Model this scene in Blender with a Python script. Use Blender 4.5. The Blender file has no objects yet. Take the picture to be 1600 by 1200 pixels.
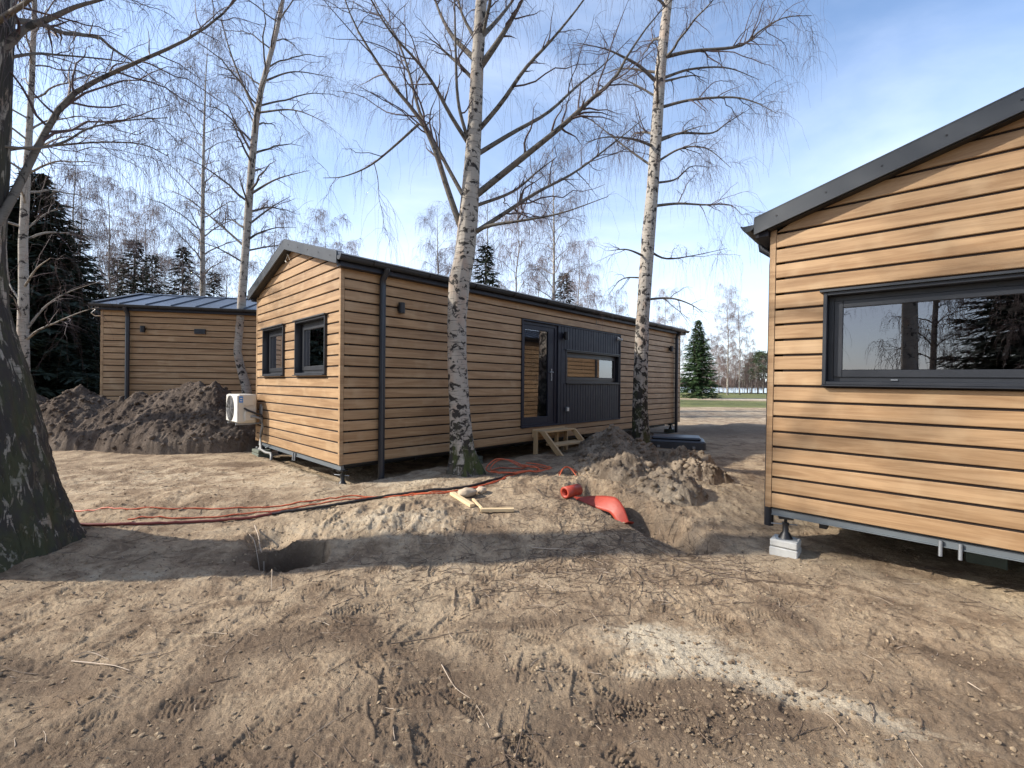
import bpy, math, random
import numpy as np
from mathutils import Matrix, Vector
sc = bpy.context.scene
COL = sc.collection
RNG = np.random.default_rng(11)
CAMZ = 1.6
F, PIT, ROL = 693.0, math.radians(0.04), math.radians(0.5)

# ------------------------------------------------------------------ helpers
def at(u, v, Y):
    """point of the place at depth Y seen at photo pixel (u, v); used once to survey positions"""
    a, b = (u-800)/F, (v-600)/F
    c, s = math.cos(ROL), math.sin(ROL)
    a, b = a*c+b*s, -a*s+b*c
    c, s = math.cos(PIT), math.sin(PIT)
    d = np.array([a, c+b*s, s-b*c])
    return d*Y/d[1] + np.array([0, 0, CAMZ])

def tag(o, label=None, cat=None, group=None, kind=None):
    if label: o['label'] = label
    if cat: o['category'] = cat
    if group: o['group'] = group
    if kind: o['kind'] = kind
    return o

def empty(name, loc, rz=0, label=None, cat=None, group=None):
    o = bpy.data.objects.new(name, None); COL.objects.link(o)
    o.location = loc; o.rotation_euler = (0, 0, rz); o.empty_display_size = .2
    return tag(o, label, cat, group)

def np_mesh(name, V, quads=None, tris=None, mats=(), mi=None, smooth=True, parent=None, attrs=None):
    me = bpy.data.meshes.new(name)
    V = np.asarray(V, np.float32)
    quads = np.zeros((0, 4), np.int32) if quads is None else np.asarray(quads, np.int32)
    tris = np.zeros((0, 3), np.int32) if tris is None else np.asarray(tris, np.int32)
    nq, nt = len(quads), len(tris)
    me.vertices.add(len(V)); me.vertices.foreach_set('co', V.ravel())
    me.loops.add(nq*4+nt*3)
    me.loops.foreach_set('vertex_index', np.concatenate([quads.ravel(), tris.ravel()]).astype(np.int32))
    me.polygons.add(nq+nt)
    ls = np.concatenate([np.arange(nq)*4, nq*4+np.arange(nt)*3]).astype(np.int32)
    me.polygons.foreach_set('loop_start', ls)
    if mi is not None: me.polygons.foreach_set('material_index', np.asarray(mi, np.int32))
    me.polygons.foreach_set('use_smooth', np.full(nq+nt, smooth, bool))
    for m in mats: me.materials.append(m)
    if attrs:
        for k, a in attrs.items():
            at_ = me.attributes.new(k, 'FLOAT', 'POINT'); at_.data.foreach_set('value', np.asarray(a, np.float32))
    me.update(calc_edges=True); me.validate()
    o = bpy.data.objects.new(name, me); COL.objects.link(o)
    if parent: o.parent = parent
    return o

class MB:
    """collects shapes, links them as ONE mesh object"""
    def __init__(s): s.v = []; s.f = []; s.m = []; s.sm = []
    def add(s, vs, fs, m=0, smooth=False):
        b = len(s.v); s.v += [tuple(map(float, p)) for p in vs]
        for f in fs: s.f.append(tuple(i+b for i in f)); s.m.append(m); s.sm.append(smooth)
        return s
    def box(s, x0, x1, y0, y1, z0, z1, m=0):
        return s.add([(x0,y0,z0),(x1,y0,z0),(x1,y1,z0),(x0,y1,z0),(x0,y0,z1),(x1,y0,z1),(x1,y1,z1),(x0,y1,z1)],
                     [(0,3,2,1),(4,5,6,7),(0,1,5,4),(1,2,6,5),(2,3,7,6),(3,0,4,7)], m)
    def obox(s, c, ax, ay, az, m=0):
        c, ax, ay, az = map(np.array, (c, ax, ay, az)); vs = []
        for k in (-1, 1):
            for i, j in ((-1,-1),(1,-1),(1,1),(-1,1)): vs.append(c+ax*i+ay*j+az*k)
        return s.add(vs, [(0,3,2,1),(4,5,6,7),(0,1,5,4),(1,2,6,5),(2,3,7,6),(3,0,4,7)], m)
    def prism(s, poly, off, m=0):
        n = len(poly); off = np.array(off); vs = [np.array(p) for p in poly]+[np.array(p)+off for p in poly]
        fs = [tuple(range(n))[::-1], tuple(range(n, 2*n))]+[(i, (i+1) % n, n+(i+1) % n, n+i) for i in range(n)]
        return s.add(vs, fs, m)
    def tube(s, pts, r, n=10, m=0, cap=True):
        P = np.array(pts, float); k = len(P)
        R = np.full(k, r) if np.isscalar(r) else np.array(r)
        T = np.gradient(P, axis=0); T /= np.linalg.norm(T, axis=1)[:, None]+1e-12
        ref = np.array([0, 0, 1.]) if abs(T[:, 2]).mean() < .8 else np.array([1., 0, 0])
        a = np.linspace(0, 2*np.pi, n, endpoint=False); vs = []
        for i in range(k):
            x = np.cross(T[i], ref); x /= np.linalg.norm(x)+1e-12; y = np.cross(x, T[i])
            vs += [P[i]+R[i]*(np.cos(t)*x+np.sin(t)*y) for t in a]
        fs = [(i*n+j, i*n+(j+1) % n, (i+1)*n+(j+1) % n, (i+1)*n+j) for i in range(k-1) for j in range(n)]
        s.add(vs, fs, m, True)
        if cap: s.add(vs[:n], [tuple(range(n))[::-1]], m); s.add(vs[-n:], [tuple(range(n))], m)
        return s
    def build(s, name, mats, parent=None, bevel=0):
        me = bpy.data.meshes.new(name); me.from_pydata(s.v, [], s.f)
        mats = mats if isinstance(mats, (list, tuple)) else [mats]
        for m in mats: me.materials.append(m)
        me.polygons.foreach_set('material_index', s.m); me.polygons.foreach_set('use_smooth', s.sm)
        me.update()
        o = bpy.data.objects.new(name, me); COL.objects.link(o)
        if parent: o.parent = parent
        if bevel:
            b = o.modifiers.new('bevel', 'BEVEL'); b.width = bevel; b.segments = 1; b.limit_method = 'ANGLE'
        return o

# ---- numpy gradient noise
def _h(ix, iy, seed):
    n = (ix.astype(np.int64)*374761393+iy.astype(np.int64)*668265263+seed*982451653) & 0xffffffff
    n = ((n ^ (n >> 13))*1274126177) & 0xffffffff
    return ((n ^ (n >> 16)) & 0xffff)/65535.
def noise2(x, y, seed=0):
    ix, iy = np.floor(x), np.floor(y); fx, fy = x-ix, y-iy
    def g(i, j):
        a = _h(ix+i, iy+j, seed)*2*np.pi
        return np.cos(a)*(fx-i)+np.sin(a)*(fy-j)
    u = fx*fx*fx*(fx*(fx*6-15)+10); w = fy*fy*fy*(fy*(fy*6-15)+10)
    return (g(0,0)*(1-u)+g(1,0)*u)*(1-w)+(g(0,1)*(1-u)+g(1,1)*u)*w
def fbm(x, y, o=4, seed=0, gain=.5):
    r = 0; a = 1; f = 1
    for k in range(o): r = r+a*noise2(x*f+k*17.3, y*f-k*9.1, seed+k); a *= gain; f *= 2.03
    return r
def ridg(x, y, o=4, seed=0):
    r = 0; a = 1; f = 1
    for k in range(o): r = r+a*(1-2*np.abs(noise2(x*f+k*7.7, y*f+k*3.1, seed+k))); a *= .5; f *= 2.1
    return r
def sst(a, b, x):
    t = np.clip((x-a)/(b-a), 0, 1); return t*t*(3-2*t)

# ------------------------------------------------------------------ materials
class NT:
    def __init__(s, name):
        s.m = bpy.data.materials.new(name); s.m.use_nodes = True; s.t = s.m.node_tree; s.t.nodes.clear()
        s.out = s.n('ShaderNodeOutputMaterial')
    def n(s, ty, **kw):
        nd = s.t.nodes.new(ty)
        for k, v in kw.items(): setattr(nd, k, v)
        return nd
    def set(s, sock, v):
        if v is None: return
        if isinstance(v, bpy.types.NodeSocket): s.t.links.new(v, sock)
        elif isinstance(v, (tuple, list)) and sock.type == 'RGBA' and len(v) == 3: sock.default_value = (*v, 1)
        else: sock.default_value = v
    def math(s, op, a, b=None, c=None, clamp=False):
        nd = s.n('ShaderNodeMath', operation=op, use_clamp=clamp)
        for i, v in enumerate((a, b, c)):
            if v is not None: s.set(nd.inputs[i], v)
        return nd.outputs[0]
    def obj(s): return s.n('ShaderNodeTexCoord').outputs['Object']
    def mapv(s, vec, scale=(1,1,1), loc=(0,0,0)):
        nd = s.n('ShaderNodeMapping'); s.set(nd.inputs['Vector'], vec); nd.inputs['Scale'].default_value = scale
        s.set(nd.inputs['Location'], loc); return nd.outputs[0]
    def noise(s, vec, scale=1, detail=4, rough=.5, dist=0, out=0):
        nd = s.n('ShaderNodeTexNoise'); s.set(nd.inputs['Vector'], vec)
        nd.inputs['Scale'].default_value = scale; nd.inputs['Detail'].default_value = detail
        nd.inputs['Roughness'].default_value = rough; nd.inputs['Distortion'].default_value = dist
        return nd.outputs[out]
    def vor(s, vec, scale=1, feat='F1', rnd=1):
        nd = s.n('ShaderNodeTexVoronoi', feature=feat); s.set(nd.inputs['Vector'], vec); nd.inputs['Scale'].default_value = scale
        nd.inputs['Randomness'].default_value = rnd
        return nd.outputs['Distance']
    def ss(s, x, a, b):
        nd = s.n('ShaderNodeMapRange', interpolation_type='SMOOTHSTEP'); s.set(nd.inputs[0], x)
        s.set(nd.inputs[1], a); s.set(nd.inputs[2], b); return nd.outputs[0]
    def mix(s, f, a, b, blend='MIX'):
        nd = s.n('ShaderNodeMix', data_type='RGBA', blend_type=blend); s.set(nd.inputs[0], f)
        s.set(nd.inputs[6], a); s.set(nd.inputs[7], b); return nd.outputs[2]
    def attr(s, name): return s.n('ShaderNodeAttribute', attribute_name=name).outputs['Fac']
    def bump(s, h, strength=.5, dist=.02):
        nd = s.n('ShaderNodeBump'); nd.inputs['Strength'].default_value = strength; nd.inputs['Distance'].default_value = dist
        s.set(nd.inputs['Height'], h); return nd.outputs[0]
    def bsdf(s, col, rough=.6, metal=0, normal=None, spec=.5):
        nd = s.n('ShaderNodeBsdfPrincipled'); s.set(nd.inputs['Base Color'], col); s.set(nd.inputs['Roughness'], rough)
        s.set(nd.inputs['Metallic'], metal); s.set(nd.inputs['Specular IOR Level'], spec)
        if normal is not None: s.set(nd.inputs['Normal'], normal)
        s.t.links.new(nd.outputs[0], s.out.inputs[0]); return s.m

def mat_plain(name, col, rough=.5, metal=0, var=.15, scale=8, bump=0, spec=.5):
    t = NT(name); o = t.obj(); n = t.noise(o, scale, 5, .6)
    c = t.mix(n, tuple(x*(1-var) for x in col), tuple(x*(1+var) for x in col))
    r = t.math('MULTIPLY_ADD', n, .25, rough-.12)
    return t.bsdf(c, r, metal, t.bump(n, bump, .01) if bump else None, spec)

def mat_wood(name):
    t = NT(name); o = t.obj()
    sp = t.n('ShaderNodeSeparateXYZ'); t.set(sp.inputs[0], o)
    along = t.math('ADD', sp.outputs[0], sp.outputs[1])
    row = t.math('FLOOR', t.math('DIVIDE', sp.outputs[2], .145))
    wn = t.n('ShaderNodeTexWhiteNoise', noise_dimensions='1D'); t.set(wn.inputs['W'], row)
    rnd = wn.outputs['Value']
    cb = t.n('ShaderNodeCombineXYZ')
    t.set(cb.inputs[0], t.math('ADD', along, t.math('MULTIPLY', rnd, 37)))
    t.set(cb.inputs[1], sp.outputs[2]); t.set(cb.inputs[2], t.math('MULTIPLY', rnd, 11))
    v = cb.outputs[0]
    g1 = t.noise(t.mapv(v, (2.2, 55, 1)), 1, 6, .65, .8)       # fine grain
    g2 = t.noise(t.mapv(v, (.9, 12, 1)), 1, 4, .6, 1.2)        # broad cathedral figure
    g3 = t.noise(t.mapv(v, (3.5, 3, 1)), 1, 3, .5)             # blotches
    c = t.mix(t.ss(g2, .32, .68), (.285, .170, .084), (.425, .276, .149))
    c = t.mix(t.math('MULTIPLY', t.ss(g1, .42, .75), .45), c, (.20, .118, .058))
    c = t.mix(t.math('MULTIPLY', t.ss(g3, .5, .75), .35), c, (.52, .38, .23))
    k = t.math('MULTIPLY_ADD', rnd, .16, .90)
    cc = t.n('ShaderNodeMix', data_type='RGBA', blend_type='MULTIPLY'); cc.inputs[0].default_value = 1
    t.set(cc.inputs[6], c); cm = t.n('ShaderNodeCombineColor')
    for i in range(3): t.set(cm.inputs[i], k)
    t.set(cc.inputs[7], cm.outputs[0])
    return t.bsdf(cc.outputs[2], t.math('MULTIPLY_ADD', g1, .2, .42), 0, t.bump(g1, .12, .004), .35)

def mat_birch(name, dark_h=1.2, moss=1., grey=0., whiteness=1., dark=0., ps=(10, 10, 8.5), fl=.31):
    t = NT(name); o = t.obj()
    sp = t.n('ShaderNodeSeparateXYZ'); t.set(sp.inputs[0], o); z = sp.outputs[2]
    base = t.math('SUBTRACT', 1, t.ss(z, 0, dark_h*2.2))                       # 1 at ground
    low = t.math('SUBTRACT', 1, t.ss(z, 0, dark_h))
    w = t.noise(o, 5, 5, .6)
    c = t.mix(w, tuple(whiteness*x for x in (.36, .32, .265)), tuple(whiteness*x for x in (.66, .605, .525)))
    pk = t.noise(t.mapv(o, (5, 5, 2.2)), 1, 3, .5)
    c = t.mix(t.math('MULTIPLY', t.ss(pk, .5, .7), .45), c, (.42, .27, .18))
    # thin horizontal lenticels
    ln = t.noise(t.mapv(o, (5, 5, 75)), 1, 3, .6)
    c = t.mix(t.math('MULTIPLY', t.ss(ln, .56, .66), .75), c, (.07, .06, .055))
    # black chevron patches, denser towards the base
    pn = t.noise(t.mapv(o, ps), 1, 5, .62, .6)
    th = t.math('SUBTRACT', .56-dark*.06, t.math('MULTIPLY', base, .10))
    pm = t.ss(pn, th, t.math('ADD', th, .05))
    c = t.mix(pm, c, (.035, .031, .028))
    # furrowed base
    fn = t.noise(t.mapv(o, (15, 15, 3.0)), 1, 5, .65, 1.0)
    th2 = t.math('SUBTRACT', .78, t.math('MULTIPLY', low, fl))
    fm = t.ss(fn, th2, t.math('ADD', th2, .07))
    fcol = t.mix(t.noise(o, 30, 4, .6), (.038, .032, .025), (.16, .13, .098))
    c = t.mix(fm, c, fcol)
    mn = t.noise(t.mapv(o, (6, 6, 2.5)), 1, 5, .65)
    mossv = t.math('MULTIPLY', t.math('MULTIPLY', t.ss(mn, .42, .60), t.math('SUBTRACT', 1, t.ss(z, .1, dark_h*1.25))), .8*moss)
    c = t.mix(mossv, c, (.060, .075, .018))
    if grey: c = t.mix(grey, c, (.05, .045, .038))
    hh = t.math('SUBTRACT', t.math('MULTIPLY', w, .3), t.math('ADD', t.math('MULTIPLY', fm, .8), t.math('MULTIPLY', pm, .4)))
    return t.bsdf(c, .8, 0, t.bump(hh, .7, .012), .25)

def mat_soil(name, kind='ground'):
    t = NT(name); o = t.obj()
    a = t.noise(o, .55, 6, .6, .6); b = t.noise(o, 3.2, 8, .68, .4); d = t.noise(o, 22, 8, .72); e = t.noise(o, 120, 4, .7)
    st = t.noise(t.mapv(o, (7, 26, 7)), 1, 6, .7, .8)
    if kind == 'dark': lo, hi, pale = (.070, .052, .040), (.135, .105, .083), (.25, .205, .16)
    elif kind == 'clay': lo, hi, pale = (.15, .115, .083), (.34, .27, .195), (.50, .42, .31)
    else: lo, hi, pale = (.215, .154, .102), (.435, .332, .222), (.60, .485, .330)
    c = t.mix(t.ss(b, .36, .62), lo, hi)
    c = t.mix(t.math('MULTIPLY', t.ss(a, .48, .68), .5), c, pale)
    c = t.mix(t.math('MULTIPLY', t.ss(d, .50, .72), .55), c, tuple(x*.55 for x in lo))
    c = t.mix(t.math('MULTIPLY', t.ss(e, .60, .72), .5), c, tuple(x*1.25 for x in pale))
    if kind == 'ground':
        sand = t.attr('sand'); s2 = t.ss(t.math('ADD', sand, t.math('ADD', t.math('MULTIPLY', t.math('SUBTRACT', b, .5), 1.7), t.math('MULTIPLY', t.math('SUBTRACT', st, .5), 1.9))), .35, 1.25)
        sc_ = t.mix(d, (.40, .33, .235), (.70, .61, .46))
        c = t.mix(s2, c, sc_)
        dk = t.attr('loam_shade'); d2 = t.ss(t.math('ADD', dk, t.math('MULTIPLY', t.math('SUBTRACT', b, .5), .9)), .32, .72)
        c = t.mix(t.math('MULTIPLY', d2, .8), c, t.mix(d, (.075, .050, .034), (.195, .140, .098)))
        gr = t.attr('grass'); g2 = t.ss(t.math('ADD', gr, t.math('MULTIPLY', t.math('SUBTRACT', b, .5), .8)), .4, .65)
        c = t.mix(g2, c, t.mix(t.noise(o, 1.5, 6, .7), (.085, .105, .032), (.21, .205, .085)))
    if kind == 'ground':
        c = t.mix(t.math('MULTIPLY', t.ss(st, .56, .70), .5), c, tuple(x*.5 for x in lo))
        c = t.mix(t.math('MULTIPLY', t.ss(st, .44, .30), .35), c, tuple(x*1.05 for x in pale))
    f2 = t.noise(o, 60, 6, .75); c = t.mix(t.math('MULTIPLY', t.ss(f2, .56, .68), .6), c, tuple(x*.42 for x in lo))
    h = t.math('ADD', t.math('ADD', t.math('MULTIPLY', b, 1.2), t.math('MULTIPLY', st, .5)), t.math('MULTIPLY', f2, .28))
    h = t.math('ADD', t.math('ADD', h, t.math('MULTIPLY', d, .55)), t.math('MULTIPLY', e, .16))
    return t.bsdf(c, .95, 0, t.bump(h, .85, .042), .1)

def mat_glass(name):
    t = NT(name)
    fr = t.n('ShaderNodeFresnel'); fr.inputs['IOR'].default_value = 1.55
    fac = t.math('MULTIPLY_ADD', fr.outputs[0], 1.5, .09, True)
    tr = t.n('ShaderNodeBsdfTransparent'); tr.inputs[0].default_value = (.62, .66, .66, 1)
    gl = t.n('ShaderNodeBsdfGlossy'); gl.inputs['Roughness'].default_value = .004; gl.inputs[0].default_value = (.95, .95, 1, 1)
    mx = t.n('ShaderNodeMixShader'); t.set(mx.inputs[0], fac)
    t.t.links.new(tr.outputs[0], mx.inputs[1]); t.t.links.new(gl.outputs[0], mx.inputs[2])
    t.t.links.new(mx.outputs[0], t.out.inputs[0]); return t.m

def mat_needles(name, c0, c1):
    t = NT(name); o = t.obj()
    n = t.noise(o, 1.1, 4, .6); n2 = t.noise(o, 9, 3, .6)
    c = t.mix(t.ss(n, .35, .65), c0, c1); c = t.mix(t.math('MULTIPLY', t.ss(n2, .5, .7), .4), c, tuple(x*1.5 for x in c1))
    return t.bsdf(c, .65, 0, None, .3)

def mat_water(name):
    t = NT(name); n = t.noise(t.mapv(t.obj(), (.8, 2.5, 1)), 1, 4, .6)
    return t.bsdf((.30, .37, .45), .12, 0, t.bump(n, .25, .05), .6)

M = {}
M['wood'] = mat_wood('oak_cladding')
M['groove'] = mat_plain('groove_board', (.016, .009, .007), .9)
M['anthracite'] = mat_plain('anthracite_paint', (.030, .035, .042), .42, 0, .12, 5)
M['verge'] = mat_plain('grey_flashing', (.036, .041, .047), .42, 0, .12, 3)
M['roof'] = mat_plain('standing_seam', (.048, .060, .080), .36, 0, .16, 2)
M['navy'] = mat_plain('dark_slats', (.0075, .009, .019), .55, 0, .15, 6)
M['frame'] = mat_plain('window_frame_foil', (.022, .025, .031), .40, 0, .1, 12)
M['pipe'] = mat_plain('downpipe_paint', (.018, .021, .028), .35, 0, .1, 6)
M['black'] = mat_plain('black_lacquer', (.008, .008, .009), .45)
M['steel'] = mat_plain('galvanised_steel', (.27, .285, .30), .45, .6, .2, 10)
M['chassis'] = mat_plain('chassis_paint', (.13, .15, .165), .5, .2, .15, 6)
M['glass'] = mat_glass('window_glass')
M['blind'] = mat_plain('roller_blind', (.115, .118, .112), .8, 0, .05)
M['inner'] = mat_plain('inner_lining', (.12, .12, .115), .8)
M['white'] = mat_plain('white_plastic', (.72, .70, .64), .4, 0, .05)
M['beige'] = mat_plain('beige_casing', (.60, .565, .48), .45, 0, .06)
M['grille'] = mat_plain('fan_grille', (.10, .10, .10), .5)
M['blue'] = mat_plain('blue_sticker', (.03, .22, .62), .5)
M['greypipe'] = mat_plain('grey_conduit', (.20, .20, .19), .5)
M['concrete'] = mat_plain('concrete', (.42, .42, .40), .9, 0, .25, 14, .5)
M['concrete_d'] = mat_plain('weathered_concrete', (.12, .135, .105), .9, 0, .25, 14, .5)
M['lid'] = mat_plain('tank_plastic', (.045, .05, .058), .42, 0, .2, 5)
M['pine'] = mat_plain('raw_pine', (.55, .37, .19), .7, 0, .22, 6, .2)
M['pale'] = mat_plain('fresh_split_wood', (.66, .50, .29), .75, 0, .18, 12, .3)
M['stone'] = mat_plain('sandstone', (.48, .38, .27), .85, 0, .25, 9, .6)
M['orange'] = mat_plain('orange_sheath', (.52, .105, .038), .45, 0, .12, 4)
M['film'] = mat_plain('orange_film', (.37, .048, .024), .5, 0, .22, 14, .4)
M['redpipe'] = mat_plain('maroon_hose', (.17, .032, .022), .45, 0, .15, 4)
M['hose'] = mat_plain('black_hose', (.018, .015, .014), .5)
M['birch_a'] = mat_birch('birch_bark_patched', .70, 1.2, .14, .78, .25, (9, 9, 11))
M['birch_b'] = mat_birch('birch_bark_fissured', 1.55, .9, .10, .78, .4)
M['birch_old'] = mat_birch('old_birch_bark', 4.6, .6, .25, .70, 1.1, (17, 17, 2.8), .235)
M['birch_far'] = mat_birch('birch_bark_distant', .7, .5, .18, .80)
M['limb'] = mat_birch('limb_bark', .01, 0, .72, .7)
M['limb_pale'] = mat_birch('pale_limb_bark', .01, 0, .45, .85)
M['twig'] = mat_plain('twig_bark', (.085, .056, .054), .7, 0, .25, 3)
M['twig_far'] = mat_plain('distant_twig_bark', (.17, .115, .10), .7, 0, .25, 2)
M['stick'] = mat_plain('dead_stick', (.12, .085, .06), .8, 0, .4, 6)
M['drystick'] = mat_plain('bleached_stick', (.40, .32, .24), .8, 0, .3, 6)
M['needle_d'] = mat_needles('spruce_needles_dark', (.018, .027, .019), (.050, .066, .042))
M['needle_g'] = mat_needles('spruce_needles_green', (.022, .048, .020), (.070, .115, .040))
M['needle_p'] = mat_needles('pine_needles', (.030, .045, .022), (.075, .095, .045))
M['conbark'] = mat_plain('conifer_bark', (.075, .055, .042), .9, 0, .3, 6, .5)
M['leaf_a'] = mat_plain('dead_leaf_tan', (.36, .27, .17), .8, 0, .3, 3); M['leaf_b'] = mat_plain('dead_leaf_brown', (.17, .105, .065), .8, 0, .3, 3)
M['grass'] = mat_plain('grass_blades', (.075, .14, .02), .6, 0, .4, 4)
M['soil'] = mat_soil('churned_soil'); M['soil_d'] = mat_soil('dark_topsoil', 'dark'); M['soil_c'] = mat_soil('clay_spoil', 'clay')
M['water'] = mat_water('lake_water')

# ------------------------------------------------------------------ terrain
TREE_L = (-4.22, 3.72); TREE_C = (-.66, 6.32); TREE_R = (2.64, 9.05)
def ground_base(x, y):
    h = .27*sst(3.7, 5.7, y-.28*np.maximum(x, 0)+.25*np.sin(x*1.1))
    h = h+.16*np.exp(-(((x-TREE_L[0])/.9)**2+((y-TREE_L[1])/.9)**2))
    h = h+.06*np.exp(-(((x-TREE_C[0])/.8)**2+((y-TREE_C[1])/.7)**2))
    h = h+.10*np.exp(-(((x+1.15)/.85)**2+((y-4.72)/.45)**2))            # thrown-up berm beside the hole
    h = h+.10*np.exp(-(((x-1.9)/1.1)**2+((y-6.7)/.8)**2))                # spread spoil
    um = sst(-.25, .15, -((x+2.2515)*.7157-(y-5.805)*.6984))*sst(-.1, .3, (x+2.2515)*.6984+(y-5.805)*.7157)
    h = h-.10*um
    h = h-.27*sst(60, 108, y)-1.6*sst(108, 135, y)
    h = h+.15*np.exp(-(((x+7.0)/2.6)**2+((y-9.6)/1.2)**2))
    return h
def ground_h(x, y, detail=True):
    x = np.asarray(x, float); y = np.asarray(y, float)
    h = ground_base(x, y)
    # the dug hole: steep walls, irregular rim
    wob = .13*fbm(x*3.1, y*3.1, 3, 5)
    d = np.sqrt(((x+1.97)/.31)**2+((y-3.99)/.28)**2)+wob*1.5
    h = h-.66*(1-sst(.74, 1.06, d))
    d = np.sqrt(((x+2.32)/.24)**2+((y-4.34)/.26)**2)+wob*1.5
    h = h-.10*(1-sst(.3, 1.2, d))
    # trench behind the orange film
    t = np.clip(((x-.75)*1.05+(y-5.75)*-1.25)/(1.05**2+1.25**2), 0, 1)
    d = np.hypot(x-(.75+1.05*t), y-(5.75-1.25*t))+wob*.5
    h = h-.22*(1-sst(.08, .34, d))*sst(0, .2, t)
    if detail:
        near = np.exp(-np.maximum(np.hypot(x, y)-8, 0)/12)
        rough = .45+.9*sst(-.15, .45, fbm(x*.55+3, y*.55, 3, 71))
        h = h+.030*fbm(x*.9, y*.9, 3, 2)+near*rough*(.020*fbm(x*3.1, y*3.1, 4, 21)+.009*ridg(x*5.5+fbm(x*2, y*2, 2, 3), y*5.5, 4, 31)+.009*fbm(x*19, y*19, 4, 41))
        clod = sst(.05, .4, fbm(x*1.3+9, y*1.3, 3, 55)); h = h+near*clod*.010*ridg(x*9, y*9, 4, 61)
        r_ = np.hypot(x, y); nn = np.exp(-np.maximum(r_-3.5, 0)/2.5); cr = sst(-.1, .35, fbm(x*1.7+31, y*1.7, 3, 85))
        h = h+nn*(.0045*fbm(x*38, y*38, 3, 86)+cr*.006*np.maximum(ridg(x*15, y*15, 3, 87)-.35, 0)+.004*fbm(x*24, y*70+4*fbm(x*2, y*2, 2, 89), 2, 88))
        heap = np.exp(-(((x-1.7)/1.3)**2+((y-6.6)/1.5)**2))+.8*np.exp(-(((x+1.15)/.8)**2+((y-4.7)/.4)**2))
        h = h+heap*.07*ridg(x*4.2, y*4.2, 5, 91)
        # dragging ruts left of frame and right foreground
        h = h-.011*near*sst(.2, .9, np.sin((x*.35-y)*9+2.5*fbm(x*.8, y*.8, 2, 77)))*sst(-1, 2.5, fbm(x*.4, y*.4, 2, 78)*4)
    return h

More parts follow.
